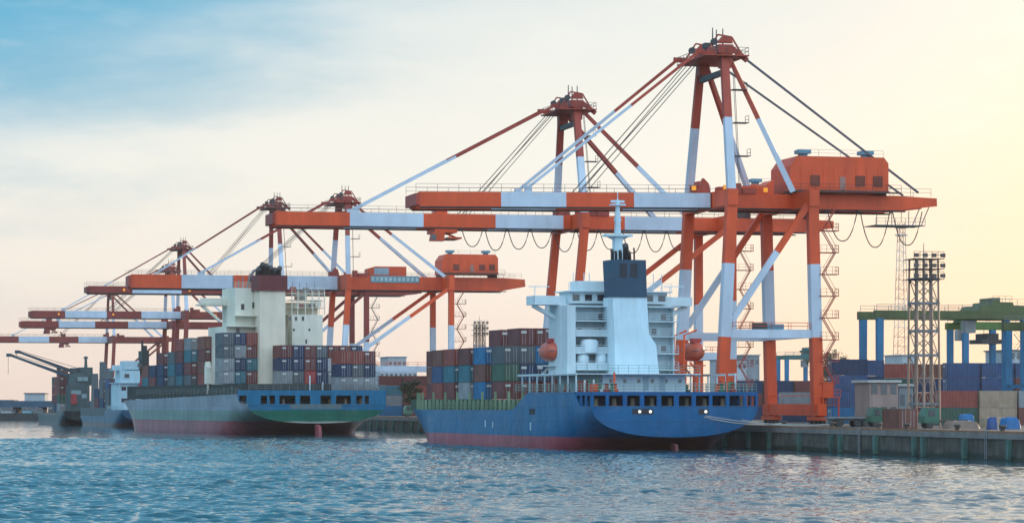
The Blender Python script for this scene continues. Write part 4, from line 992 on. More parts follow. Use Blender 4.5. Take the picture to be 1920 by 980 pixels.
# ---- ship 2: big ship with cream superstructure
def ship_two():
    fr, L = two_point((592, 815), (287, 804.5))
    B0 = fr.on_along(465, 760, 0)[0]; B1 = fr.on_along(724, 760, 0)[0]; B = B0 - B1
    o = fr.world(0, (B0 + B1) / 2, 0); fr.o = (o.x, o.y)
    side = hull_mat('hull_side_glare', [(-3, (0.30, 0.085, 0.105)), (2.35, (0.26, 0.050, 0.060)), (2.75, (0.120, 0.205, 0.180)), (4.9, (0.190, 0.225, 0.285))], coat=0.2, dirt=0.4)  # sky glare painted into the side colours; the stern keeps the hull's blue
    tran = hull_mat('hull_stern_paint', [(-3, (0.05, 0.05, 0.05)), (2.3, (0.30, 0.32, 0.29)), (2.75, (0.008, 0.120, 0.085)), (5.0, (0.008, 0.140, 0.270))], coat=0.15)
    S = thing('cargo_ship', fr, (L / 2, 0, 0), 'large container ship with tall cream bridge tower and maroon funnel, side greyed by sky glare', 'ship', 'container ships moored along the quay')
    zs = fr.on_along(592, 757, 0)[1]; zl = fr.on_along(592, 741, 0)[1]; zt = fr.on_along(592, 731, 0)[1]
    zside = fr.on_lat(445, 738, B / 2)[1]; zbow = fr.on_lat(275, 753, B / 2)[1]
    def ztf(x):
        if x < 7.4: return zs
        if x < 7.6: return zs + (zside - zs) * (x - 7.4) / 0.2
        return zside + (zbow - zside) * (x - 7.6) / (L - 7.6)
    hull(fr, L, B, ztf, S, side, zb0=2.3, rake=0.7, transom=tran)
    f = lambda px: fr.on_along(px, 750, 0)[0]
    ops = [(f(b), f(a)) for a, b in ((489, 501), (505, 516), (524, 554), (563, 582), (601, 621), (630, 658), (668, 680), (684, 692))]
    gallery(fr, S, B, zs, zl, zt, 7.5, ops, paint('gallery_teal_blue', (0.008, 0.140, 0.270), 0.5, 0.3, spec=0.25), [(1.2, 6.6)])
    m = MB(); m.prism([(-2.0, -1), (0.8, -1), (1.0, 2.2), (-1.4, 1.8)], 'y', -0.3, 0.3); m.build('rudder', paint('rudder_pink', (0.34, 0.09, 0.11), 0.6, 0.3), S)
    m = MB(); l0, za = fr.on_along(544, 757, 0); l1, zb = fr.on_along(641, 766, 0); m.box(-0.05, -0.006, l1, l0, zb, za); m.build('stern_patch', paint('patch_grey', (0.09, 0.15, 0.17), 0.6, 0.3), S)
    cream = paint('ship_cream', (0.68, 0.68, 0.58), 0.5, 0.18, 0.06, scale=0.2)
    # column positions
    lat0 = B / 2 - 1.4
    xL = fr.on_lat(418, 690, lat0)[0]
    fl = lambda px, al: fr.on_along(px, 700, al)[0]; fz = lambda py, al: fr.on_along(510, py, al)[1]
    xc = xL - 1.5; zd = fz(719, xL)
    # engine casing, funnel
    m = MB(); m.box(xc, xc + 4, fl(535, xc), fl(487, xc), zside, fz(545, xc))
    for py in (575, 602, 630, 657, 685): m.box(xc - 0.02, xc - 0.001, fl(535, xc) + .1, fl(487, xc) - .1, fz(py, xc), fz(py, xc) + 0.06)
    m.build('engine_casing', paint('casing_cream', (0.72, 0.66, 0.53), 0.5, 0.18, 0.1, scale=0.2), S)
    m = MB(); m.box(xc - 0.4, xc + 5, fl(538, xc), fl(482, xc), fz(545, xc), fz(516, xc)); fu = m.build('funnel', paint('funnel_maroon', (0.13, 0.028, 0.032), 0.5, 0.25), S)
    for i, px in enumerate((489, 496, 503, 511, 519, 528)):
        m = MB(); y = fl(px, xc); h = (0.9, 1.8, 1.6, 1.2, 0.8, 1.1)[i]; zt_ = fz(516, xc); m.tube([(xc + 2, y, zt_), (xc + 2, y, zt_ + h), (xc + 1.2, y, zt_ + h + 0.5)], 0.55, 9); m.build('exhaust_pipe', M_STEEL, fu, True)
    # accommodation block
    xa = xc + 4.3
    A_ = lambda px: fl(px, xa)
    m = MB()
    m.box(xa, xa + 14, A_(597), A_(424), zside, fz(612, xa))
    m.box(xa - 3, xa - 0.01, A_(597), A_(540), zside, fz(590, xa))
    m.box(xa, xa + 10, A_(486), A_(441), fz(612, xa) + 0.01, fz(540, xa))
    m.box(xa + 2, xa + 10, A_(597), A_(538), fz(612, xa) + 0.01, fz(566, xa)); m.box(xa + 0.5, xa + 2, A_(597), A_(536), fz(590, xa), fz(572, xa))
    m.box(xa - 2.2, xa - 0.01, A_(486), A_(432), fz(592, xa) - 0.15, fz(592, xa)); m.box(xa - 2.2, xa - 0.01, A_(486), A_(424), fz(612, xa) - 0.15, fz(612, xa))
    m.build('accommodation_block', cream, S)
    x5 = xa - 3
    for px, py, w_, h_ in ((543, 597, 0.5, 0.8), (555, 597, 0.5, 0.8), (568, 597, 0.5, 0.9), (551, 618, 0.4, 0.5), (580, 618, 0.4, 0.5), (574, 640, 0.35, 0.9)):
        y, z = fr.on_along(px, py, x5); m = MB(); m.box(x5 - 0.05, x5 - 0.004, y - w_ / 2, y + w_ / 2, z - h_ / 2, z + h_ / 2); m.build('window', M_GLASS, S)
    for px, py in ((446, 620), (476, 572), (455, 575)):
        y, z = fr.on_along(px, py, xa); m = MB(); m.box(xa - 0.05, xa - 0.004, y - 0.35, y + 0.35, z - 0.6, z + 0.6); m.build('window', M_GLASS, S)
    # bridge wings and top decks
    m = MB(); zb = fz(572, xa)
    m.box(xa + 6, xa + 10, A_(618), A_(390), zb, zb + 0.3); m.box(xa + 5.9, xa + 6.05, A_(440), A_(390), zb + 0.3, zb + 1.5); m.box(xa + 5.9, xa + 6.05, A_(618), A_(597), zb + 0.3, zb + 1.5)
    m.beam((xa + 7, A_(395), zb), (xa + 7, A_(428), zb - 3.0), 0.8, 0.5)
    for py in (549, 562, 576):
        z = fz(py, xa); m.box(xa - 2.5, xa + 1.9, A_(603), A_(540), z - 0.12, z); m.rail((xa - 2.4, A_(602), z), (xa - 2.4, A_(541), z), 1.1, 1.3, 0.07, 0, 2)
    for px in (541, 552, 566, 580, 592, 602): m.beam((xa - 2.4, A_(px), fz(590, xa)), (xa - 2.4, A_(px), fz(545, xa)), 0.16, 0.16)
    m.rail((xa, A_(486), fz(540, xa)), (xa, A_(441), fz(540, xa)), 1.1, 1.4, 0.07, 0, 2)
    m.build('bridge_deck', cream, S)
    rnd = random.Random(8); dk = paint('deck_box_grey', (0.12, 0.13, 0.14), 0.6, 0.3)
    for i in range(10):
        m = MB(); y = A_(rnd.uniform(542, 598)); z = fz(rnd.choice((549, 562, 576)), xa); m.box(xa - 1.5, xa - 0.5, y - 0.5, y + 0.5, z, z + rnd.uniform(0.6, 1.5)); m.build('deck_locker', rnd.choice((dk, cream, M_RED)), S)
    m = MB()
    for px, top in ((442, 505), (452, 512), (460, 506)): y = A_(px); m.beam((xa + 2, y, fz(540, xa)), (xa + 2, y, fz(top + 12, xa)), 0.22, 0.22)
    y = A_(466); m.tube([(xa + 1, y, fz(540, xa)), (xa + 1, y - 0.6, fz(520, xa)), (xa + 1, y - 1.4, fz(508, xa)), (xa + 1, y - 2.6, fz(504, xa))], 0.3, 7)
    m.build('signal_mast', M_GSTEEL, S)
    m = MB()
    for px in (548, 562, 575, 590): y = A_(px); m.beam((xa, y, fz(549, xa)), (xa, y, fz(528, xa)), 0.1, 0.1)
    m.build('aerial', M_GSTEEL, S)
    # white ventilator beside the forward stacks
    y, z = fr.on_lat(388, 716, B / 2 - 0.6); m = MB(); xv = y
    m.beam((xv, B / 2 - 0.8, zside), (xv, B / 2 - 0.8, zd + 1.0), 0.35, 0.35); m.prism([(xv - 0.8, zd), (xv + 0.9, zd), (xv + 0.9, zd + 3.6), (xv + 0.2, zd + 4.6), (xv - 0.8, zd + 3.4)], 'y', B / 2 - 1.35, B / 2 - 0.3); m.build('ventilator', cream, S)
    # deck band between hull and boxes
    m = MB(); m.box(8.2, L * 0.80, -B / 2 + 1.2, B / 2 - 1.2, zside - 0.9, zd - 0.12); m.build('hatch_coaming', paint('hatch_dark', (0.035, 0.05, 0.05), 0.7, 0.4), S)
    m = MB(); deck_rail(m, fr, 7.7, L * 0.70, B / 2 - 0.2, zside - 0.1, 2.0, 1.2, 0.08); m.rail((0.1, -B / 2 + 0.2, zt), (0.1, B / 2 - 0.2, zt), 1.1, 1.6, 0.07, 0, 2); m.build('railing', paint('rail_grey', (0.14, 0.17, 0.17), 0.6, 0.3), S)
    for k in range(26):
        m = MB(); x = 8.5 + k * 2.9; h = 1.0 + 0.9 * ((k * 7) % 5) / 5; m.beam((x, B / 2 - 0.7, ztf(x) - 0.05), (x, B / 2 - 0.7, ztf(x) + h), 0.35, 0.35); m.build('lashing_post', paint('post_grey', (0.10, 0.14, 0.13), 0.6, 0.3), S)
    for px in (581, 605):
        m = MB(); y = fl(px, 0.6); m.beam((0.6, y, zt), (0.6, y, zt + (2.9 if px == 581 else 1.6)), 0.22, 0.22); m.build('light_post', W1, S)
    # containers
    gp = 'containers stacked on the cream bridged ship'; rnd = random.Random(5)
    pal = ('maroon', 'maroon', 'rust brown', 'navy', 'teal', 'slate grey', 'brick red', 'navy', 'dull blue')
    bay(fr, xL, 6.06, lat0, zd, [['grey', 'grey', 'slate grey', 'slate grey'], ['teal', 'navy', 'grey', 'navy'], ['maroon', 'teal', 'maroon', 'brick red'][:4], ['teal', 'teal', 'maroon', 'teal'], ['maroon', 'maroon', 'maroon', 'maroon']],
        'beside cream casing', gp, rnd)
    x = xL
    for i, (px, n) in enumerate(((384, 4), (358, 4), (342, 4), (327, 3), (306, 3), (291, 2), (280, 2))):
        x = max(fr.on_lat(px, 690, lat0)[0], x + 6.4)
        if x > L * 0.9: break
        off = max(0, (x / L - 0.66)) * 14
        c0 = ['rust brown', 'grey', 'brick red', 'slate grey', 'maroon', 'navy', 'rust brown'][i]
        bay(fr, x, 6.06, lat0 - off, zd - 0.2 - 0.9 * (x / L), [[rnd.choice(pal) for _ in range(n - 1)] + [c0]] + [[None] * n for _ in range(3)], f'{ORD[i]} bay ahead of cream tower', gp, rnd, pal)
    # quay side stacks aft of the tower
    xR = xc - 1.2 - 6.1
    xR = max(8.4, xR)
    l_r = fr.on_along(527, 690, xR)[0]
    zR = fr.on_along(600, 719, xR)[1]
    st = [['grey', 'navy', 'maroon'], ['slate grey', 'navy', 'navy'], ['red', 'maroon', 'maroon'], ['navy', 'navy', 'slate grey', ], ['grey', 'white', 'maroon'], ['grey', 'white', 'maroon'], ['rust brown', 'maroon', 'navy']]
    for i, c in enumerate(st):
        for k, cn in enumerate(c):
            container(fr, (xR, l_r - 2.46 * i - 1.23, zR + 2.6 * k), cn, 6.06, f"{cn} container, {'top' if k == 2 else TIER[k]} tier, {ORD[i]} stack right of cream casing", gp)
    l_r = fr.on_along(638, 690, 1.0)[0]
    for i, c in enumerate([['grey', 'navy', 'brick red'], ['grey', 'slate grey', 'brick red'], ['grey', 'navy', 'maroon']]):
        for k, cn in enumerate(c):
            container(fr, (1.0, l_r - 2.46 * i - 1.23, zt + 0.02 + 2.6 * k), cn, 6.06, f"{cn} container, {'top' if k == 2 else TIER[k]} tier, {ORD[i]} stack on cream ship's stern", gp)
    return fr, L, B, xL, xc
S2 = ship_two()

# ---- ship 3: dark blue ship with white house; ship 4: dark geared ship
def ship_three():
    fr, L = two_point((276, 800.6), (171, 796.5)); B = 17.0
    hm = hull_mat('hull_navy', [(-3, (0.12, 0.055, 0.05)), (1.2, (0.018, 0.075, 0.145))], coat=0.2)
    S = thing('cargo_ship', fr, (L / 2, 0, 0), 'smaller dark blue ship with white house and black funnel, beyond the cream bridged ship', 'ship', 'container ships moored along the quay')
    o = fr.world(0, fr.on_along(228, 790, 0)[0] - B / 2, 0); fr.o = (o.x, o.y); S.location = fr.world(L / 2, 0, 0)
    zt = fr.on_along(250, 768, 0)[1]; zm = fr.on_lat(190, 780, B / 2)[1]
    hull(fr, L, B, lambda x: zt if x < 22 else zm if x > 26 else zt + (zm - zt) * (x - 22) / 4, S, hm, zb0=1.3, rake=0.6)
    xa = 9; fl = lambda px: fr.on_along(px, 740, xa)[0]; fz = lambda py: fr.on_along(240, py, xa)[1]
    w = paint('house_pale', (0.40, 0.58, 0.66), 0.5, 0.2)
    m = MB(); yl, yr = fl(222), fl(264)
    m.box(xa, xa + 10, yr, yl, zt, fz(718)); m.box(xa + 1, xa + 9, yr, yl - 0.8, fz(718), fz(694)); m.box(xa - 1, xa + 10, yr - 1, yl + 0.6, fz(718), fz(718) + 0.2)
    m.box(xa + 3, xa + 7, yr, fl(214), fz(694), fz(694) + 0.3); m.box(xa + 2, xa + 8, yr, fl(236), fz(694) + 0.31, fz(676)); m.box(xa + 2.9, xa + 3.02, yr, fl(214), fz(694) + .3, fz(694) + 1.4)
    for y in (yl - 0.2, yr + 0.2): m.beam((xa - 0.6, y, zt), (xa - 0.6, y, fz(718)), 0.3, 0.3)
    m.build('accommodation_block', w, S)
    for px, py in ((232, 750), (240, 750), (250, 750), (232, 728), (244, 728), (238, 704), (262, 684)):
        y, z = fr.on_along(px, py, xa - 0.01); m = MB(); m.box(xa - 0.06, xa - 0.005, y - 0.6, y + 0.6, z - 0.5, z + 0.5); m.build('window', M_GLASS, S)
    m = MB(); m.box(xa + 1, xa + 6, fl(281), fl(268), fz(695), fz(657)); m.box(xa + 1, xa + 6, fl(281), fl(266), zt, fz(695) - 0.01); m.beam((xa + 3, fl(271), fz(657)), (xa + 3, fl(271), fz(637)), 0.5, 0.5); m.beam((xa + 3, fl(275), fz(657)), (xa + 3, fl(275), fz(647)), 1.2, 1.2)
    m.build('funnel', paint('funnel_black', (0.02, 0.035, 0.04), 0.5, 0.2), S)
    m = MB(); m.rail((0.2, -B / 2 + .2, zt), (0.2, B / 2 - .2, zt), 1.1, 1.5, 0.08, 0, 2); m.rail((0.2, B / 2 - .2, zt), (21, B / 2 - .2, zt), 1.1, 1.5, 0.08, 0, 2); m.build('railing', w, S)
    m = MB(); p = fr.on_along(247, 745, xa - 1); q = fr.on_along(262, 700, xa - 1); m.beam((xa - 1, fl(258), fz(735)), (xa - 1, fl(266), fz(702)), 0.9, 0.5); m.build('gangway_red', paint('red_gear', (0.33, 0.05, 0.06), 0.6, 0.3), S).name = 'gangway'
    # cargo gear posts and hold fronts along the grey side
    g = paint('gear_grey', (0.10, 0.135, 0.15), 0.6, 0.35)
    m = MB(); m.box(26, L * 0.85, -B / 2 + 1.5, B / 2 - 1.5, zm - 0.3, zm + 2.2); m.build('hatch_coaming', g, S)
    for px, py in ((193, 678), (178, 700), (206, 690)):
        al, z = fr.on_lat(px, py, 3.0); al = min(max(al, 24), L * 0.85); m = MB(); m.beam((al, 3, zm), (al, 3, z), 1.6, 2.2, 1.2, 1.6); m.build('gear_post', g, S)
    rnd = random.Random(2)
    for i, px in enumerate((213, 203, 192, 183)):
        al = min(fr.on_lat(px, 740, B / 2 - 1.6)[0], L * .85); 
        for k in range(3 if i < 3 else 2):
            cn = ('slate grey', 'navy', 'dull blue', 'slate grey', 'maroon')[(i * 3 + k * 2) % 5]
            container(fr, (al, B / 2 - 3.0, zm + 2.25 + 2.6 * k), cn, 6.06, f"{cn} container, {TIER[k]} tier, {ORD[i]} bay ahead of the small white house", 'containers on the dark blue ship')
    return fr
ship_three()
def ship_four():
    fr, L = two_point((150, 796.2), (84, 793.2)); B = 15.0
    hm = hull_mat('hull_black', [(-3, (0.10, 0.06, 0.06)), (0.9, (0.022, 0.034, 0.038))], coat=0.2)
    S = thing('cargo_ship', fr, (L / 2, 0, 0), 'dark hulled ship far left with two long deck crane jibs raised', 'ship', 'container ships moored along the quay')
    o = fr.world(0, fr.on_along(119, 790, 0)[0] - B / 2, 0); fr.o = (o.x, o.y); S.location = fr.world(L / 2, 0, 0)
    zt = fr.on_along(140, 770, 0)[1]; zm = fr.on_lat(100, 776, B / 2)[1]
    hull(fr, L, B, lambda x: zt if x < 14 else zm, S, hm, zb0=1.0, rake=0.5)
    xa = 5; fl = lambda px: fr.on_along(px, 740, xa)[0]; fz = lambda py: fr.on_along(140, py, xa)[1]
    g = paint('gear_teal_grey', (0.060, 0.100, 0.110), 0.6, 0.35)
    m = MB(); m.box(xa, xa + 8, fl(168), fl(131), zt, fz(722)); m.box(xa + 1, xa + 7, fl(175), fl(140), fz(722), fz(698)); m.box(xa + 2, xa + 6, fl(176), fl(152), fz(698), fz(688)); m.build('accommodation_block', g, S)
    for px, py in ((138, 735), (147, 735), (150, 710), (160, 710), (158, 742)):
        y, z = fr.on_along(px, py, xa); m = MB(); m.box(xa - 0.06, xa - 0.005, y - 0.7, y + 0.7, z - 0.6, z + 0.6); m.build('window', paint('cabin_pane', (0.20, 0.30, 0.33), 0.3, 0.2), S)
    y0, z0 = fr.on_along(138, 726, xa - 0.2); m = MB(); m.box(xa - 0.9, xa - 0.05, fl(143), fl(133), fz(757), fz(738)); m.build('red_locker', paint('locker_red', (0.30, 0.04, 0.045), 0.6, 0.3), S).name = 'deck_locker'
    m = MB(); m.beam((xa + 3, fl(164), fz(690)), (xa + 3, fl(164), fz(667)), 0.9, 0.9, 0.5, 0.5); m.box(xa + 2, xa + 4, fl(167), fl(161), fz(672), fz(668)); m.build('radar_mast', g, S)
    m = MB(); m.box(xa + 1, xa + 4, fl(183), fl(178), zt, fz(700)); m.beam((xa, fl(180), fz(720)), (xa, fl(180), fz(700)), 1.0, 1.0); m.build('crane_post', paint('post_ochre', (0.38, 0.20, 0.09), 0.6, 0.3), S)
    jm = paint('jib_slate', (0.03, 0.065, 0.095), 0.5, 0.3)
    for i, (p, q) in enumerate((((132, 706), (18, 665)), ((136, 696), (34, 659)))):
        xx = xa + 2 + 4 * i
        a = fr.on_along(*p, xx); b = fr.on_along(*q, xx)
        c = thing('deck_crane', fr, (xx, a[0], a[1] - 2), ('lower of two dark jib cranes on the far left ship', 'upper of two dark jib cranes on the far left ship')[i], 'crane', 'jib cranes of the dark ship')
        m = MB(); m.box(xx - 1.4, xx + 1.4, a[0] - 4.0, a[0] + 0.6, a[1] - 3.4, a[1] + 1.0); m.beam((xx, a[0] - 1.6, zt), (xx, a[0] - 1.6, a[1] - 3.4), 2.2, 2.2); m.build('crane_house', g, c)
        m = MB(); m.beam((xx - 0.6, a[0], a[1]), (xx, b[0], b[1]), 0.5, 0.9, 0.35, 0.6); m.beam((xx + 0.6, a[0], a[1]), (xx, b[0], b[1]), 0.5, 0.9, 0.35, 0.6); m.box(xx - 0.6, xx + 0.6, b[0] - 0.5, b[0] + 0.9, b[1] - 0.5, b[1] + 0.4); m.build('jib', jm, c)
        m = MB(); m.tube([(xx, a[0] - 1.5, a[1] + 1.0), (xx, b[0], b[1] + 0.4)], 0.07, 4); m.tube([(xx, b[0] + 0.4, b[1]), (xx, b[0] + 0.4, b[1] - (5.5 if i == 0 else 1.5))], 0.06, 4); m.build('hoist_rope', M_CABLE, c)
    rnd = random.Random(6); cols = [['slate grey', 'maroon', 'maroon', 'dark green'], ['navy', 'maroon', 'brick red', 'brick red'], ['grey', 'dark green', 'maroon', 'maroon', 'maroon']]
    for i, px in enumerate((116, 104, 93)):
        al = min(fr.on_lat(px, 750, B / 2 - 1.4)[0], L * 0.84 - (2 - i) * 0.5)
        al = 15 + i * 6.8
        st = cols[2 - i]
        for k, cn in enumerate(st):
            container(fr, (al, B / 2 - 2.4 - 0.3 * i, zm + 0.6 + 2.6 * k), cn, 6.06, f"{cn} container, {'top' if k == len(st) - 1 else TIER[k]} tier, {ORD[i]} bay, dark far left ship", 'containers on the dark far ship')
    return fr
ship_four()

# ------------------------------------------------------------------ yard on the right and behind
def yard_stack(px, v, cols, phrase, L=6.06, z0=QZ + 0.005, n0=0):
    """stacks side by side landward (long side to the water), first one's left edge at photo column px"""
    u = solve_u(px, v)
    for i, st in enumerate(cols):
        for k, cn in enumerate(st):
            tw = 'only' if len(st) == 1 else 'top' if k == len(st) - 1 else TIER[k]
            container(Q, (v + i * (L + 0.35), u, z0 + 2.6 * k), cn, L, f"{cn} container, {tw} tier, {ORD[i + n0]} from left, {phrase}", 'containers stacked in the yard')
    return u
yard_stack(1556, 34, [['bright blue', 'dull blue', 'dull blue', 'navy']], 'blue stack right of the tallest crane')
yard_stack(1588, 40, [['dull blue', 'dull blue', 'navy', 'dull blue']], 'blue stack behind the yard crane leg')
yard_stack(1652, 62, [['maroon', 'navy', 'dark green', 'brick red'], ['maroon', 'maroon', 'navy', 'rust brown'], ['maroon', 'rust brown', 'brick red', 'brick red']], 'row behind the light tower')
yard_stack(1772, 68, [['navy', 'dull blue', 'dull blue', 'dull blue'], ['rust brown', 'navy', 'dull blue', 'dull blue'], ['maroon', 'brick red', 'maroon', 'dull blue'], ['maroon', 'maroon', 'brick red']], 'tall row under the yard cranes')
yard_stack(1757, 40, [['dark green', 'brick red'], ['tan', 'tan'], ['rust brown', 'grey'], ['brick red', 'brick red']], 'front row right of the light tower')
yard_stack(1372, 52, [['navy', 'maroon', 'navy'], ['maroon', 'dull blue', 'navy'], ['maroon', 'maroon', 'maroon'], ['navy', 'maroon', 'maroon']], 'row seen between the tallest crane legs')
yard_stack(1464, 36, [['navy', 'grey']], 'pale stack between the tallest crane land legs')
yard_stack(1380, 90, [['maroon', 'navy', 'navy'], ['navy', 'dull blue', 'maroon'], ['maroon', 'maroon', 'navy'], ['navy', 'navy', 'maroon'], ['maroon', 'dull blue', 'navy'], ['maroon', 'navy', 'maroon']], 'far row behind the tallest crane')
yard_stack(710, 16, [['bright blue', 'grey', 'teal', 'maroon'], ['maroon', 'maroon', 'brick red', 'maroon']], 'quay stack between the two big ships')
yard_stack(748, 24, [['maroon', 'red', 'maroon', 'teal'], ['rust brown', 'navy', 'brick red', 'maroon']], 'quay stack beside the blue ship bow')
yard_stack(726, 30, [['maroon', 'maroon', 'red']], 'short stack behind the bow gap')
_u = solve_u(1703, 7.5)
container(Q, (7.5, _u, QZ + 0.005), 'rust brown', 6.06, 'rust brown container alone at the quay front below the light tower', 'containers stacked in the yard', R(90))

def box_building(name, px0, px1, py_top, v, depth, label, wall, roofm, group=None, rows=1, ncol=4, roof='flat', py_bot=None):
    u = solve_u(px0, v); a1 = Q.on_lat(px1, 700, u)[0]; z1 = Q.on_lat(px0, py_top, u)[1]; z0 = QZ
    t = thing(name, Q, ((v + a1) / 2, u + depth / 2, z0), label, 'building', group)
    m = MB(); m.box(v, a1, u, u + depth, z0, z1 - 0.35); m.build('wall', wall, t)
    m = MB()
    if roof == 'gable':
        m.prism([(u - 0.5, z1 - 0.345), (u + depth + 0.5, z1 - 0.345), (u + depth / 2, z1 + depth * 0.10)], 'x', v - 0.4, a1 + 0.4)
    else: m.box(v - 0.4, a1 + 0.4, u - 0.4, u + depth + 0.4, z1 - 0.345, z1)
    m.build('roof', roofm, t)
    for r in range(rows):
        for k in range(ncol):
            x = v + (a1 - v) * (k + 0.5) / ncol; w = (a1 - v) / ncol * 0.30; zz = z0 + (z1 - z0) * (r + 0.62) / rows; h = min(0.8, (z1 - z0) / rows * 0.22)
            m = MB(); m.box(x - w, x + w, u - 0.06, u - 0.004, zz - h, zz + h); m.build('window', M_GLASS, t)
    return t, u, v, a1, z1
pk = paint('wall_pink', (0.34, 0.25, 0.22), 0.7, 0.3); ws = paint('wall_pale', (0.38, 0.44, 0.48), 0.7, 0.25); gr = paint('wall_grey', (0.22, 0.26, 0.29), 0.7, 0.3)
rg = paint('roof_grey', (0.16, 0.17, 0.18), 0.7, 0.3); rb = paint('roof_blue', (0.06, 0.20, 0.32), 0.6, 0.25); rw = paint('roof_pale', (0.42, 0.42, 0.40), 0.7, 0.25)
box_building('site_office', 1630, 1684, 712, 19, 6, 'pinkish two storey site office left of the light tower', pk, rw, None, 2, 3)
box_building('site_hut', 1686, 1712, 719, 26, 5, 'pale grey hut between the pinkish office and the light tower', gr, rw, None, 1, 2)
box_building('tower_block', 1893, 1916, 655, 170, 16, 'pale grey block standing behind the far yard crane at the right', ws, rg, None, 4, 2)
box_building('warehouse', 1366, 1400, 672, 150, 20, 'pale low building left of the tallest crane sea legs', ws, rg, None, 3, 4)
box_building('warehouse', 1396, 1424, 664, 175, 20, 'pale grey building right behind the tallest crane sea legs', gr, rw, None, 3, 3)
box_building('warehouse', 1692, 1722, 664, 210, 16, 'small pale building top seen left of the light tower', ws, rw, None, 2, 3)
box_building('warehouse', 712, 782, 688, 70, 24, 'long white warehouse with blue roof between the two big ships', ws, rb, None, 2, 8)
box_building('warehouse', 728, 762, 668, 130, 20, 'pale building with blue roof band behind the white warehouse', ws, rb, None, 3, 4)

def light_tower(px, py_top, v, half, label, levels, mat, lamps=True):
    u = solve_u(px, v); z1 = Q.on_lat(px, py_top, u)[1]
    t = thing('light_tower', Q, (v, u, QZ), label, 'light tower', 'floodlight towers in the yard')
    hd = 3.2 if half > 1 else 2.6
    xs = (-half, -half * 0.36, half * 0.36, half)
    for i, x in enumerate(xs):
        for y in (-half, half):
            m = MB(); m.tube([(v + x * 1.12, u + y * 1.12, QZ), (v + x, u + y, z1 - 0.5)], 0.15, 7); m.build('post', mat, t)
    m = MB()
    for f in levels:
        m = MB(); z = QZ + (z1 - QZ) * f
        for y in (-half, half): m.beam((v - half - 0.2, u + y, z), (v + half + 0.2, u + y, z), 0.22, 0.32)
        for x in (-half, half): m.beam((v + x, u - half, z), (v + x, u + half, z), 0.22, 0.32)
        m.build('ring_beam', M_GSTEEL, t)
    lv = [0.0] + list(levels) + [1.0 - hd / (z1 - QZ)]
    for f0, f1 in zip(lv[:-1], lv[1:]):
        if f1 - f0 < 0.05: continue
        m = MB(); za, zb_ = QZ + (z1 - QZ) * f0, QZ + (z1 - QZ) * f1
        for y in (-half, half): m.beam((v - half, u + y, za), (v + half, u + y, zb_), 0.1, 0.1); m.beam((v + half, u + y, za), (v - half, u + y, zb_), 0.1, 0.1)
        for x in (-half, half): m.beam((v + x, u - half, za), (v + x, u + half, zb_), 0.1, 0.1)
        m.build('cross_brace', mat, t)
    for j in range(3):
        z = z1 - hd + j * hd / 2.4; m = MB(); m.box(v - half - 0.7, v + half + 0.7, u - half - 0.5, u + half + 0.5, z - 0.08, z); m.rail((v - half - 0.65, u - half - 0.45, z), (v + half + 0.65, u - half - 0.45, z), 0.9, 0.8, 0.06); m.build('platform', M_STEEL, t)
        for k in range(4):
            m = MB(); x = v - half - 0.4 + (2 * half + 0.8) * k / 3; m.box(x - 0.3, x + 0.3, u - half - 0.85, u - half - 0.5, z + 0.15, z + 0.65); m.build('floodlight', paint('lamp_body', (0.10, 0.085, 0.075), 0.4, 0.2), t)
    m = MB(); m.beam((v, u, z1 - 0.5), (v, u, z1 + 1.6), 0.12, 0.12, 0.06, 0.06); m.build('lightning_rod', M_GSTEEL, t)
    return t
light_tower(1732, 478, 17, 1.45, 'tall steel floodlight tower beside the yard cranes at the right', (0.04, 0.14, 0.42, 0.56, 0.72, 0.86), paint('tower_steel', (0.27, 0.20, 0.165), 0.4, 0.4, 0.3, metal=0.3))
light_tower(899, 604, 34, 1.15, 'small far floodlight tower above the stacks of the blue ship', (0.2, 0.5, 0.75), paint('tower_rust', (0.30, 0.20, 0.15), 0.5, 0.3))

def lattice_mast(px, py_top, v, label):
    u = solve_u(px, v); z1 = Q.on_lat(px, py_top, u)[1]; t = thing('radio_mast', Q, (v, u, QZ), label, 'mast')
    H = z1 - QZ; mats = [paint('mast_red', (0.62, 0.34, 0.26), 0.6, 0.2), paint('mast_white', (0.62, 0.55, 0.48), 0.6, 0.2)]
    w = lambda f: 2.6 - 1.7 * f; n = 20; m = MB()
    for i in range(n):
        f0, f1 = i / n, (i + 1) / n; mi = (i // 3) % 2
        for sx, sy in ((-1, -1), (1, -1), (1, 1), (-1, 1)):
            m.beam((v + sx * w(f0), u + sy * w(f0), QZ + H * f0), (v + sx * w(f1), u + sy * w(f1), QZ + H * f1), 0.2, 0.2, mi=mi)
        for sy in (-1, 1):
            m.beam((v - w(f0), u + sy * w(f0), QZ + H * f0), (v + w(f1), u + sy * w(f1), QZ + H * f1), 0.13, 0.13, mi=mi); m.beam((v - w(f0), u + sy * w(f0), QZ + H * f0), (v + w(f0), u + sy * w(f0), QZ + H * f0), 0.13, 0.13, mi=mi)
    m.build('lattice', mats, t)
    for f in (0.93, 0.97):
        m = MB(); m.lathe((v, u, QZ + H * f), [(0, 0), (2.2, 0.2), (2.2, 0.6), (0, 0.8)], 12); m.build('antenna_ring', mats[1], t)
    m = MB(); m.beam((v, u, z1), (v, u, z1 + 5), 0.2, 0.2); m.build('aerial', mats[0], t)
lattice_mast(1690, 418, 230, 'pale red and white lattice radio mast far behind the light tower')

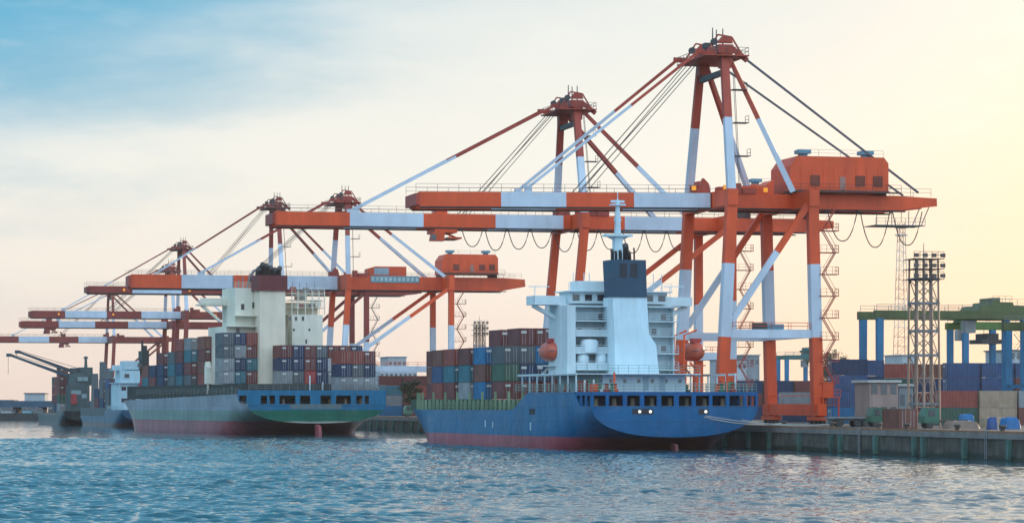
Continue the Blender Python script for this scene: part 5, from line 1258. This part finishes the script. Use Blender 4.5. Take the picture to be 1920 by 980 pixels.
def rtg(pxl, pxr, py_beam, v, S, label, house=(0.62, 0.93), trolley=None, green=(0.090, 0.122, 0.045), bh=1.35, scale=1.0):
    u0 = solve_u(pxl, v); u1 = u0 - S            # far pair first
    a1 = Q.on_lat(pxr, 700, u0)[0]; zb = Q.on_lat(pxl, py_beam, u0)[1]
    gmt = paint('rtg_green%d' % int(green[1] * 1000), green, 0.5, 0.3, 0.1); bl = paint('rtg_blue', (0.022, 0.185, 0.36), 0.5, 0.3, 0.1)
    t = thing('yard_crane', Q, ((v + a1) / 2, (u0 + u1) / 2, QZ), label, 'crane', 'rubber tyred yard cranes')
    for u in (u0, u1):
        m = MB(); m.box(v - 0.4, a1 + 0.8, u - 0.55, u + 0.55, zb - bh, zb); m.build('bridge_beam', [gmt], t)
        for x in (v + 0.5, a1 - 1.6):
            m = MB(); m.beam((x, u, QZ + 1.6), (x, u, zb - bh - 0.003), 1.0, 1.0, 1.1, 1.1); m.build('leg', bl, t)
        m = MB(); m.rail((v, u, zb), (a1, u, zb), 1.0, 2.5, 0.07); m.build('railing', M_GSTEEL, t)
    for x in (v + 0.5, a1 - 1.6):
        m = MB(); m.box(x - 0.5, x + 0.5, u1 - 1.5, u0 + 1.5, QZ + 1.0, QZ + 1.595); m.beam((x, u1 + 0.5, QZ + 6), (x, u0 - 0.5, QZ + 6), 0.4, 0.5); m.build('sill_beam', bl, t)
        for u in (u0 + 0.9, u0 - 0.9, u1 + 0.9, u1 - 0.9):
            m = MB(); m.tube([(x - 0.3, u, QZ + 0.75), (x + 0.3, u, QZ + 0.75)], 0.74, 14); m.build('wheel', M_STEEL, t)
    W = a1 - v; m = MB(); h0, h1 = v + W * house[0], v + W * house[1]
    m.prism([(h0, zb + 0.01), (h1, zb + 0.01), (h1, zb + 0.9), (h1 - 2.2, zb + 0.95), (h1 - 2.4, zb + 1.5), (h0 + 2.6, zb + 1.55), (h0 + 2.4, zb + 1.0), (h0 + 0.6, zb + 0.9)], 'y', u1 - 0.3, u0 + 0.3)
    m.box((h0 + h1) / 2 - 1, (h0 + h1) / 2 + 0.2, u1 + 1, u0 - 1, zb + 1.4, zb + 2.3); m.build('trolley_house', gmt, t)
    m = MB(); m.rail((h0 + 0.3, u1 - 0.2, zb + 0.9), (h1 - 0.2, u1 - 0.2, zb + 0.9), 1.1, 1.2, 0.06); m.rail((h0 + 2.6, u1 - 0.2, zb + 1.55), (h1 - 2.5, u1 - 0.2, zb + 1.55), 1.0, 1.0, 0.05); m.build('house_railing', M_GSTEEL, t)
    m = MB(); m.box(h0 - 1.6, h0 + 0.2, u1 + 1.2, u1 + 3.2, zb - bh - 2.3, zb - bh - 0.2); m.build('operator_cabin', paint('cab_pale', (0.30, 0.33, 0.33), 0.5, 0.2), t)
    m = MB(); x = a1 - 0.7; z = QZ + 1.6; k = 0
    while z < zb - bh - 1:
        a_, b_ = (x, x + 1.5) if k % 2 == 0 else (x + 1.5, x)
        m.beam((a_, u1 - 0.7, z), (b_, u1 - 0.7, z + 1.9), 0.08, 0.14); m.beam((a_, u1 - 0.7, z + 0.9), (b_, u1 - 0.7, z + 2.8), 0.05, 0.05); m.box(x - 0.2, x + 1.7, u1 - 0.9, u1 - 0.3, z - 0.04, z); z += 1.9; k += 1
    m.build('stair', M_GSTEEL, t)
    if trolley:
        x = v + W * trolley; m = MB(); m.box(x - 2.6, x + 2.6, u1 + 0.7, u0 - 0.7, zb - 4.2, zb - 3.4); m.box(x - 1.4, x + 1.0, u1 + 1, u0 - 1, zb - 3.4, zb - 2.2); m.build('spreader', M_STEEL, t)
        for d in (-2, 2): m = MB(); m.tube([(x + d, u1 + 1.2, zb - 3.4), (x + d, u1 + 1.2, zb)], 0.06, 4); m.build('hoist_rope', M_CABLE, t)
    return t
rtg(1613, 1902, 584, 46, 8.0, 'large blue legged yard crane with green beam, behind the light tower', (0.64, 0.95))
rtg(1777, 1875, 605, 92, 8.0, 'second yard crane with green beam, lower behind the large one', (0.1, 0.25), 0.62, (0.085, 0.165, 0.04))
rtg(1884, 2080, 604, 58, 8.0, 'third yard crane cut by the right edge of the photo', (0.3, 0.6))
rtg(1456, 1520, 666, 150, 8.0, 'far small teal yard crane seen between the tallest crane land legs', (0.7, 0.9), None, (0.03, 0.14, 0.14), 1.2)

# trailers, truck, tarpaulin piles, quay fittings
def trailer(px, v, L, z, label):
    u = solve_u(px, v); t = thing('flatbed_trailer', Q, (v, u, z), label, 'trailer', 'flatbed trailers parked on the quay')
    m = MB(); m.box(v, v + L, u - 1.2, u + 1.2, z + 1.15, z + 1.35); m.box(v, v + L, u - 0.6, u - 0.4, z + 0.85, z + 1.148); m.build('deck', paint('trailer_pale', (0.22, 0.25, 0.27), 0.6, 0.3), t)
    for x in (v + L - 1.0, v + L - 2.2, v + 1.6):
        for y in (-0.9, 0.9):
            m = MB(); m.tube([(x, u + y - 0.2, z + 0.5), (x, u + y + 0.2, z + 0.5)], 0.49, 12); m.build('wheel', M_STEEL, t)
    m = MB(); m.box(v + L - 0.05, v + L + 0.05, u - 1.1, u + 1.1, z + 0.6, z + 1.148); m.build('bumper', paint('bumper_grey', (0.3, 0.32, 0.33), 0.5, 0.2), t)
trailer(1548, 10, 6.5, QZ, 'nearer pale flatbed trailer standing right of the tallest crane')
trailer(1552, 15, 6.5, QZ, 'farther flatbed trailer behind the nearer one, right of the tallest crane')
def truck(px, v, col, label):
    u = solve_u(px, v); t = thing('truck', Q, (v, u, QZ), label, 'truck', 'trucks on the quay')
    bm_ = paint('truck_%d' % int(col[1] * 1000), col, 0.4, 0.2, coat=0.3)
    m = MB(); m.prism([(v, QZ + 0.7), (v + 2.0, QZ + 0.7), (v + 2.0, QZ + 2.7), (v + 0.35, QZ + 2.7), (v, QZ + 1.6)], 'y', u - 1.1, u + 1.1); m.build('cab', bm_, t)
    m = MB(); m.box(v + 0.5, v + 1.4, u - 1.13, u - 1.103, QZ + 1.6, QZ + 2.4); m.build('window', M_GLASS, t)
    m = MB(); m.box(v + 2.05, v + 6.0, u - 1.0, u + 1.0, QZ + 0.8, QZ + 1.1); m.build('chassis', M_STEEL, t)
    for x in (v + 0.8, v + 4.2, v + 5.3):
        for y in (-0.85, 0.85): m = MB(); m.tube([(x, u + y - 0.2, QZ + 0.5), (x, u + y + 0.2, QZ + 0.5)], 0.49, 12); m.build('wheel', M_STEEL, t)
truck(1628, 14, (0.03, 0.13, 0.085), 'small green truck in front of the pinkish site office')
truck(1728, 14, (0.05, 0.13, 0.12), 'teal truck at the foot of the light tower')
truck(757, 10, (0.05, 0.16, 0.09), 'dark green truck on the quay beyond the blue ship bow')
def pile(px, v, w, h, d, label, col):
    u = solve_u(px, v); rnd = random.Random(px); m = MB(); n = 9; k = 6; vs = []
    for j in range(k + 1):
        for i in range(n + 1):
            x = i / n; y = j / k; e = min(1, 7 * min(x, 1 - x)) ** 0.3 * min(1, 5 * min(y, 1 - y)) ** 0.3
            vs.append((v + w * x, u + d * (y - 0.5), QZ + 0.01 + h * e * (0.86 + 0.2 * rnd.random())))
    m.add(vs, [(j * (n + 1) + i, j * (n + 1) + i + 1, (j + 1) * (n + 1) + i + 1, (j + 1) * (n + 1) + i) for j in range(k) for i in range(n)])
    solo(m, 'covered_pile', paint('tarp_%s' % label.split()[0], col, 0.5, 0.3, streak=False), Q, (v, u, QZ), label, 'covered goods', 'covered piles on the quay', True)
pile(1878, 20, 2.2, 1.5, 3, 'bright blue tarpaulin pile at the quay near the right edge', (0.008, 0.12, 0.32))
pile(1800, 28, 1.8, 1.8, 3, 'small blue tarpaulin pile before the tan containers', (0.012, 0.14, 0.33))
pile(1838, 24, 3.4, 1.4, 3, 'beige covered pile left of the bright blue tarpaulin', (0.30, 0.22, 0.14))
pile(1770, 16, 4.6, 1.0, 3, 'low brown heap of sacks right of the light tower foot', (0.20, 0.14, 0.11))
pile(1852, 16, 1.2, 1.5, 1.5, 'dark blue covered pile beside the bright blue tarpaulin', (0.015, 0.06, 0.2))
bo = paint('mooring_bollard', (0.06, 0.055, 0.05), 0.6, 0.3)
for i, px in enumerate((1470, 1560, 1648, 1700, 1795, 1880)):
    v = 0.9; u = solve_u(px, v); m = MB(); m.lathe((v, u, QZ + 0.02), [(0, 0), (0.42, 0), (0.30, 0.15), (0.26, 0.55), (0.46, 0.7), (0.40, 0.85), (0, 0.9)], 12)
    solo(m, 'mooring_bollard', bo, Q, (v, u, QZ + 0.02), f'dark iron bollard on the quay edge, {ORD[i]} from the blue ship', 'bollard', 'bollards along the quay edge', True)
rope = paint('rope_pale', (0.42, 0.40, 0.36), 0.8, 0.2)
def mooring(p, q, sag, label):
    pts = []
    for k in range(15):
        f = k / 14; w = p.lerp(q, f); w.z -= sag * 4 * f * (1 - f); pts.append(w)
    m = MB(); m.tube(pts, 0.06, 5); o = m.build('mooring_line', rope); tag(o, label, 'rope', 'mooring lines of the ships')
f1 = S1[0]
for i, (px_, pq, y_) in enumerate(((1320, 1470, 781), (1390, 1560, 786), (1323, 1560, 779))):
    la, z = f1.on_along(px_, y_, -0.05)
    mooring(f1.world(-0.05, la, z), Q.world(0.9, solve_u(pq, 0.9), QZ + 0.6), 0.5, ['uppermost pale mooring line from the blue stern to the nearest bollard', 'lower pale mooring line from the blue stern corner', 'long pale mooring line from the blue stern to the second bollard'][i])

# trees behind the yard
def tree(px, py_top, v, w, label, seed):
    u = solve_u(px, v); z1 = Q.on_lat(px, py_top, u)[1]; rnd = random.Random(seed); H = z1 - QZ
    t = thing('tree', Q, (v, u, QZ), label, 'tree', 'trees behind the yard')
    m = MB(); m.tube([(v, u, QZ), (v + 0.1, u, QZ + H * 0.35), (v + 0.3, u + 0.1, QZ + H * 0.7)], 0.35, 7, r2=0.12)
    for k in range(6):
        a = rnd.uniform(0, 6.28); m.tube([(v + 0.1, u, QZ + H * (0.3 + 0.05 * k)), (v + math.cos(a) * w * 0.5, u + math.sin(a) * w * 0.5, QZ + H * (0.6 + 0.05 * k))], 0.12, 5, r2=0.04)
    m.build('trunk', paint('bark', (0.08, 0.06, 0.045), 0.9, 0.4), t)
    c = MB(); cl = [(rnd.gauss(0, 0.42) * w, rnd.gauss(0, 0.42) * w, rnd.uniform(0.40, 0.93) * H) for _ in range(26)]
    for k in range(2600):
        x, y, z = rnd.choice(cl); r = w * 0.30
        p = Vector((v + x + rnd.gauss(0, r * 0.6), u + y + rnd.gauss(0, r * 0.6), QZ + min(H, z + rnd.gauss(0, r * 0.45)))); s_ = rnd.uniform(0.15, 0.34)
        a = Vector((rnd.gauss(0, 1), rnd.gauss(0, 1), rnd.gauss(0, 1))).normalized(); b = a.orthogonal().normalized(); d = a.cross(b)
        c.add([p + b * s_, p + d * s_ * 0.6, p - b * s_, p - d * s_ * 0.6], [(0, 1, 2, 3)])
    c.build('crown', paint('leaf_dark', (0.035, 0.055, 0.030), 0.7, 0.4, streak=False), t)
tree(1551, 652, 150, 4.2, 'dark bushy tree behind the blue stack, left one of two', 1)
tree(1572, 658, 156, 3.8, 'dark bushy tree behind the blue stack, right one of two', 2)
tree(768, 712, 22, 2.6, 'dark green bush like tree beyond the blue ship bow', 3)

# far shore at the left
FS = Frame(0, 1090, 0.0)
def fs(px, py, d=0): return FS.on_lat(px, py, d)
sh = paint('shore_dark', (0.045, 0.055, 0.060), 0.9, 0.4, streak=False); brm = paint('bridge_blue', (0.035, 0.10, 0.165), 0.6, 0.3)
a0 = fs(-260, 780)[0]; a1 = fs(330, 780)[0]
m = MB(); m.box(a0, a1, 0, 60, -3, fs(0, 774)[1]); o = m.build('far_shore', sh); o.location = FS.world(0, 0, 0); tag(o, kind='structure')
zs_ = fs(0, 774)[1]
t = thing('elevated_road', FS, (fs(0, 750)[0], 25, zs_), 'long dark blue elevated deck above the far left shore', 'bridge')
z0_, z1_ = fs(0, 763, 20)[1], fs(0, 751, 20)[1]
m = MB(); m.box(a0, a1, 20, 32, z0_, z1_); m.build('deck', brm, t)
for k in range(12):
    x = a0 + (a1 - a0) * (k + 0.5) / 12; m = MB(); m.box(x - 1, x + 1, 22, 30, zs_, z0_ - 0.003); m.build('pier', sh, t)
def shore_block(px0, px1, py0, d, label, mat, dp=8, name='warehouse'):
    x0 = fs(px0, py0, d)[0]; x1, z1 = fs(px1, py0, d); t = thing(name, FS, ((x0 + x1) / 2, d, zs_), label, 'building', 'low buildings on the far left shore')
    m = MB(); m.box(x0, x1, d, d + dp, zs_, z1 - 0.4); m.build('wall', mat, t); m = MB(); m.box(x0 - 0.3, x1 + 0.3, d - 0.3, d + dp + 0.3, z1 - 0.397, z1); m.build('roof', rg, t)
    n = max(2, int((x1 - x0) / 4))
    for k in range(n): m = MB(); x = x0 + (x1 - x0) * (k + .5) / n; m.box(x - 0.8, x + 0.8, d - 0.05, d - 0.004, zs_ + 0.8, zs_ + 2.0); m.build('window', M_GLASS, t)
shore_block(46, 84, 736, 40, 'pale block rising above the blue elevated deck at left', ws)
shore_block(2, 22, 766, 8, 'low pale shed on the far shore at the left edge', ws)
shore_block(42, 60, 763, 8, 'light blue shed on the far shore under the deck', paint('shed_blue', (0.16, 0.36, 0.46), 0.6, 0.2))
shore_block(62, 80, 768, 6, 'dark shed on the far shore beside the dark ship', gr)
shore_block(-40, 26, 749, 45, 'grey low roofline behind the elevated deck at the left edge', gr)

# ------------------------------------------------------------------ evening haze over the harbour
HAZE = 0.000042
hz = MB(); hz.box(-2900, 2900, -120, 3100, -4.2, 82)
hm = bpy.data.materials.new('haze'); hm.use_nodes = True
_n = hm.node_tree.nodes; _n.clear(); _o = _n.new('ShaderNodeOutputMaterial'); _v = _n.new('ShaderNodeVolumePrincipled')
_v.inputs['Color'].default_value = (0.92, 0.92, 0.94, 1); _v.inputs['Density'].default_value = HAZE; _v.inputs['Anisotropy'].default_value = 0.35
hm.node_tree.links.new(_v.outputs[0], _o.inputs['Volume'])
ho = hz.build('haze', hm); tag(ho, kind='stuff')
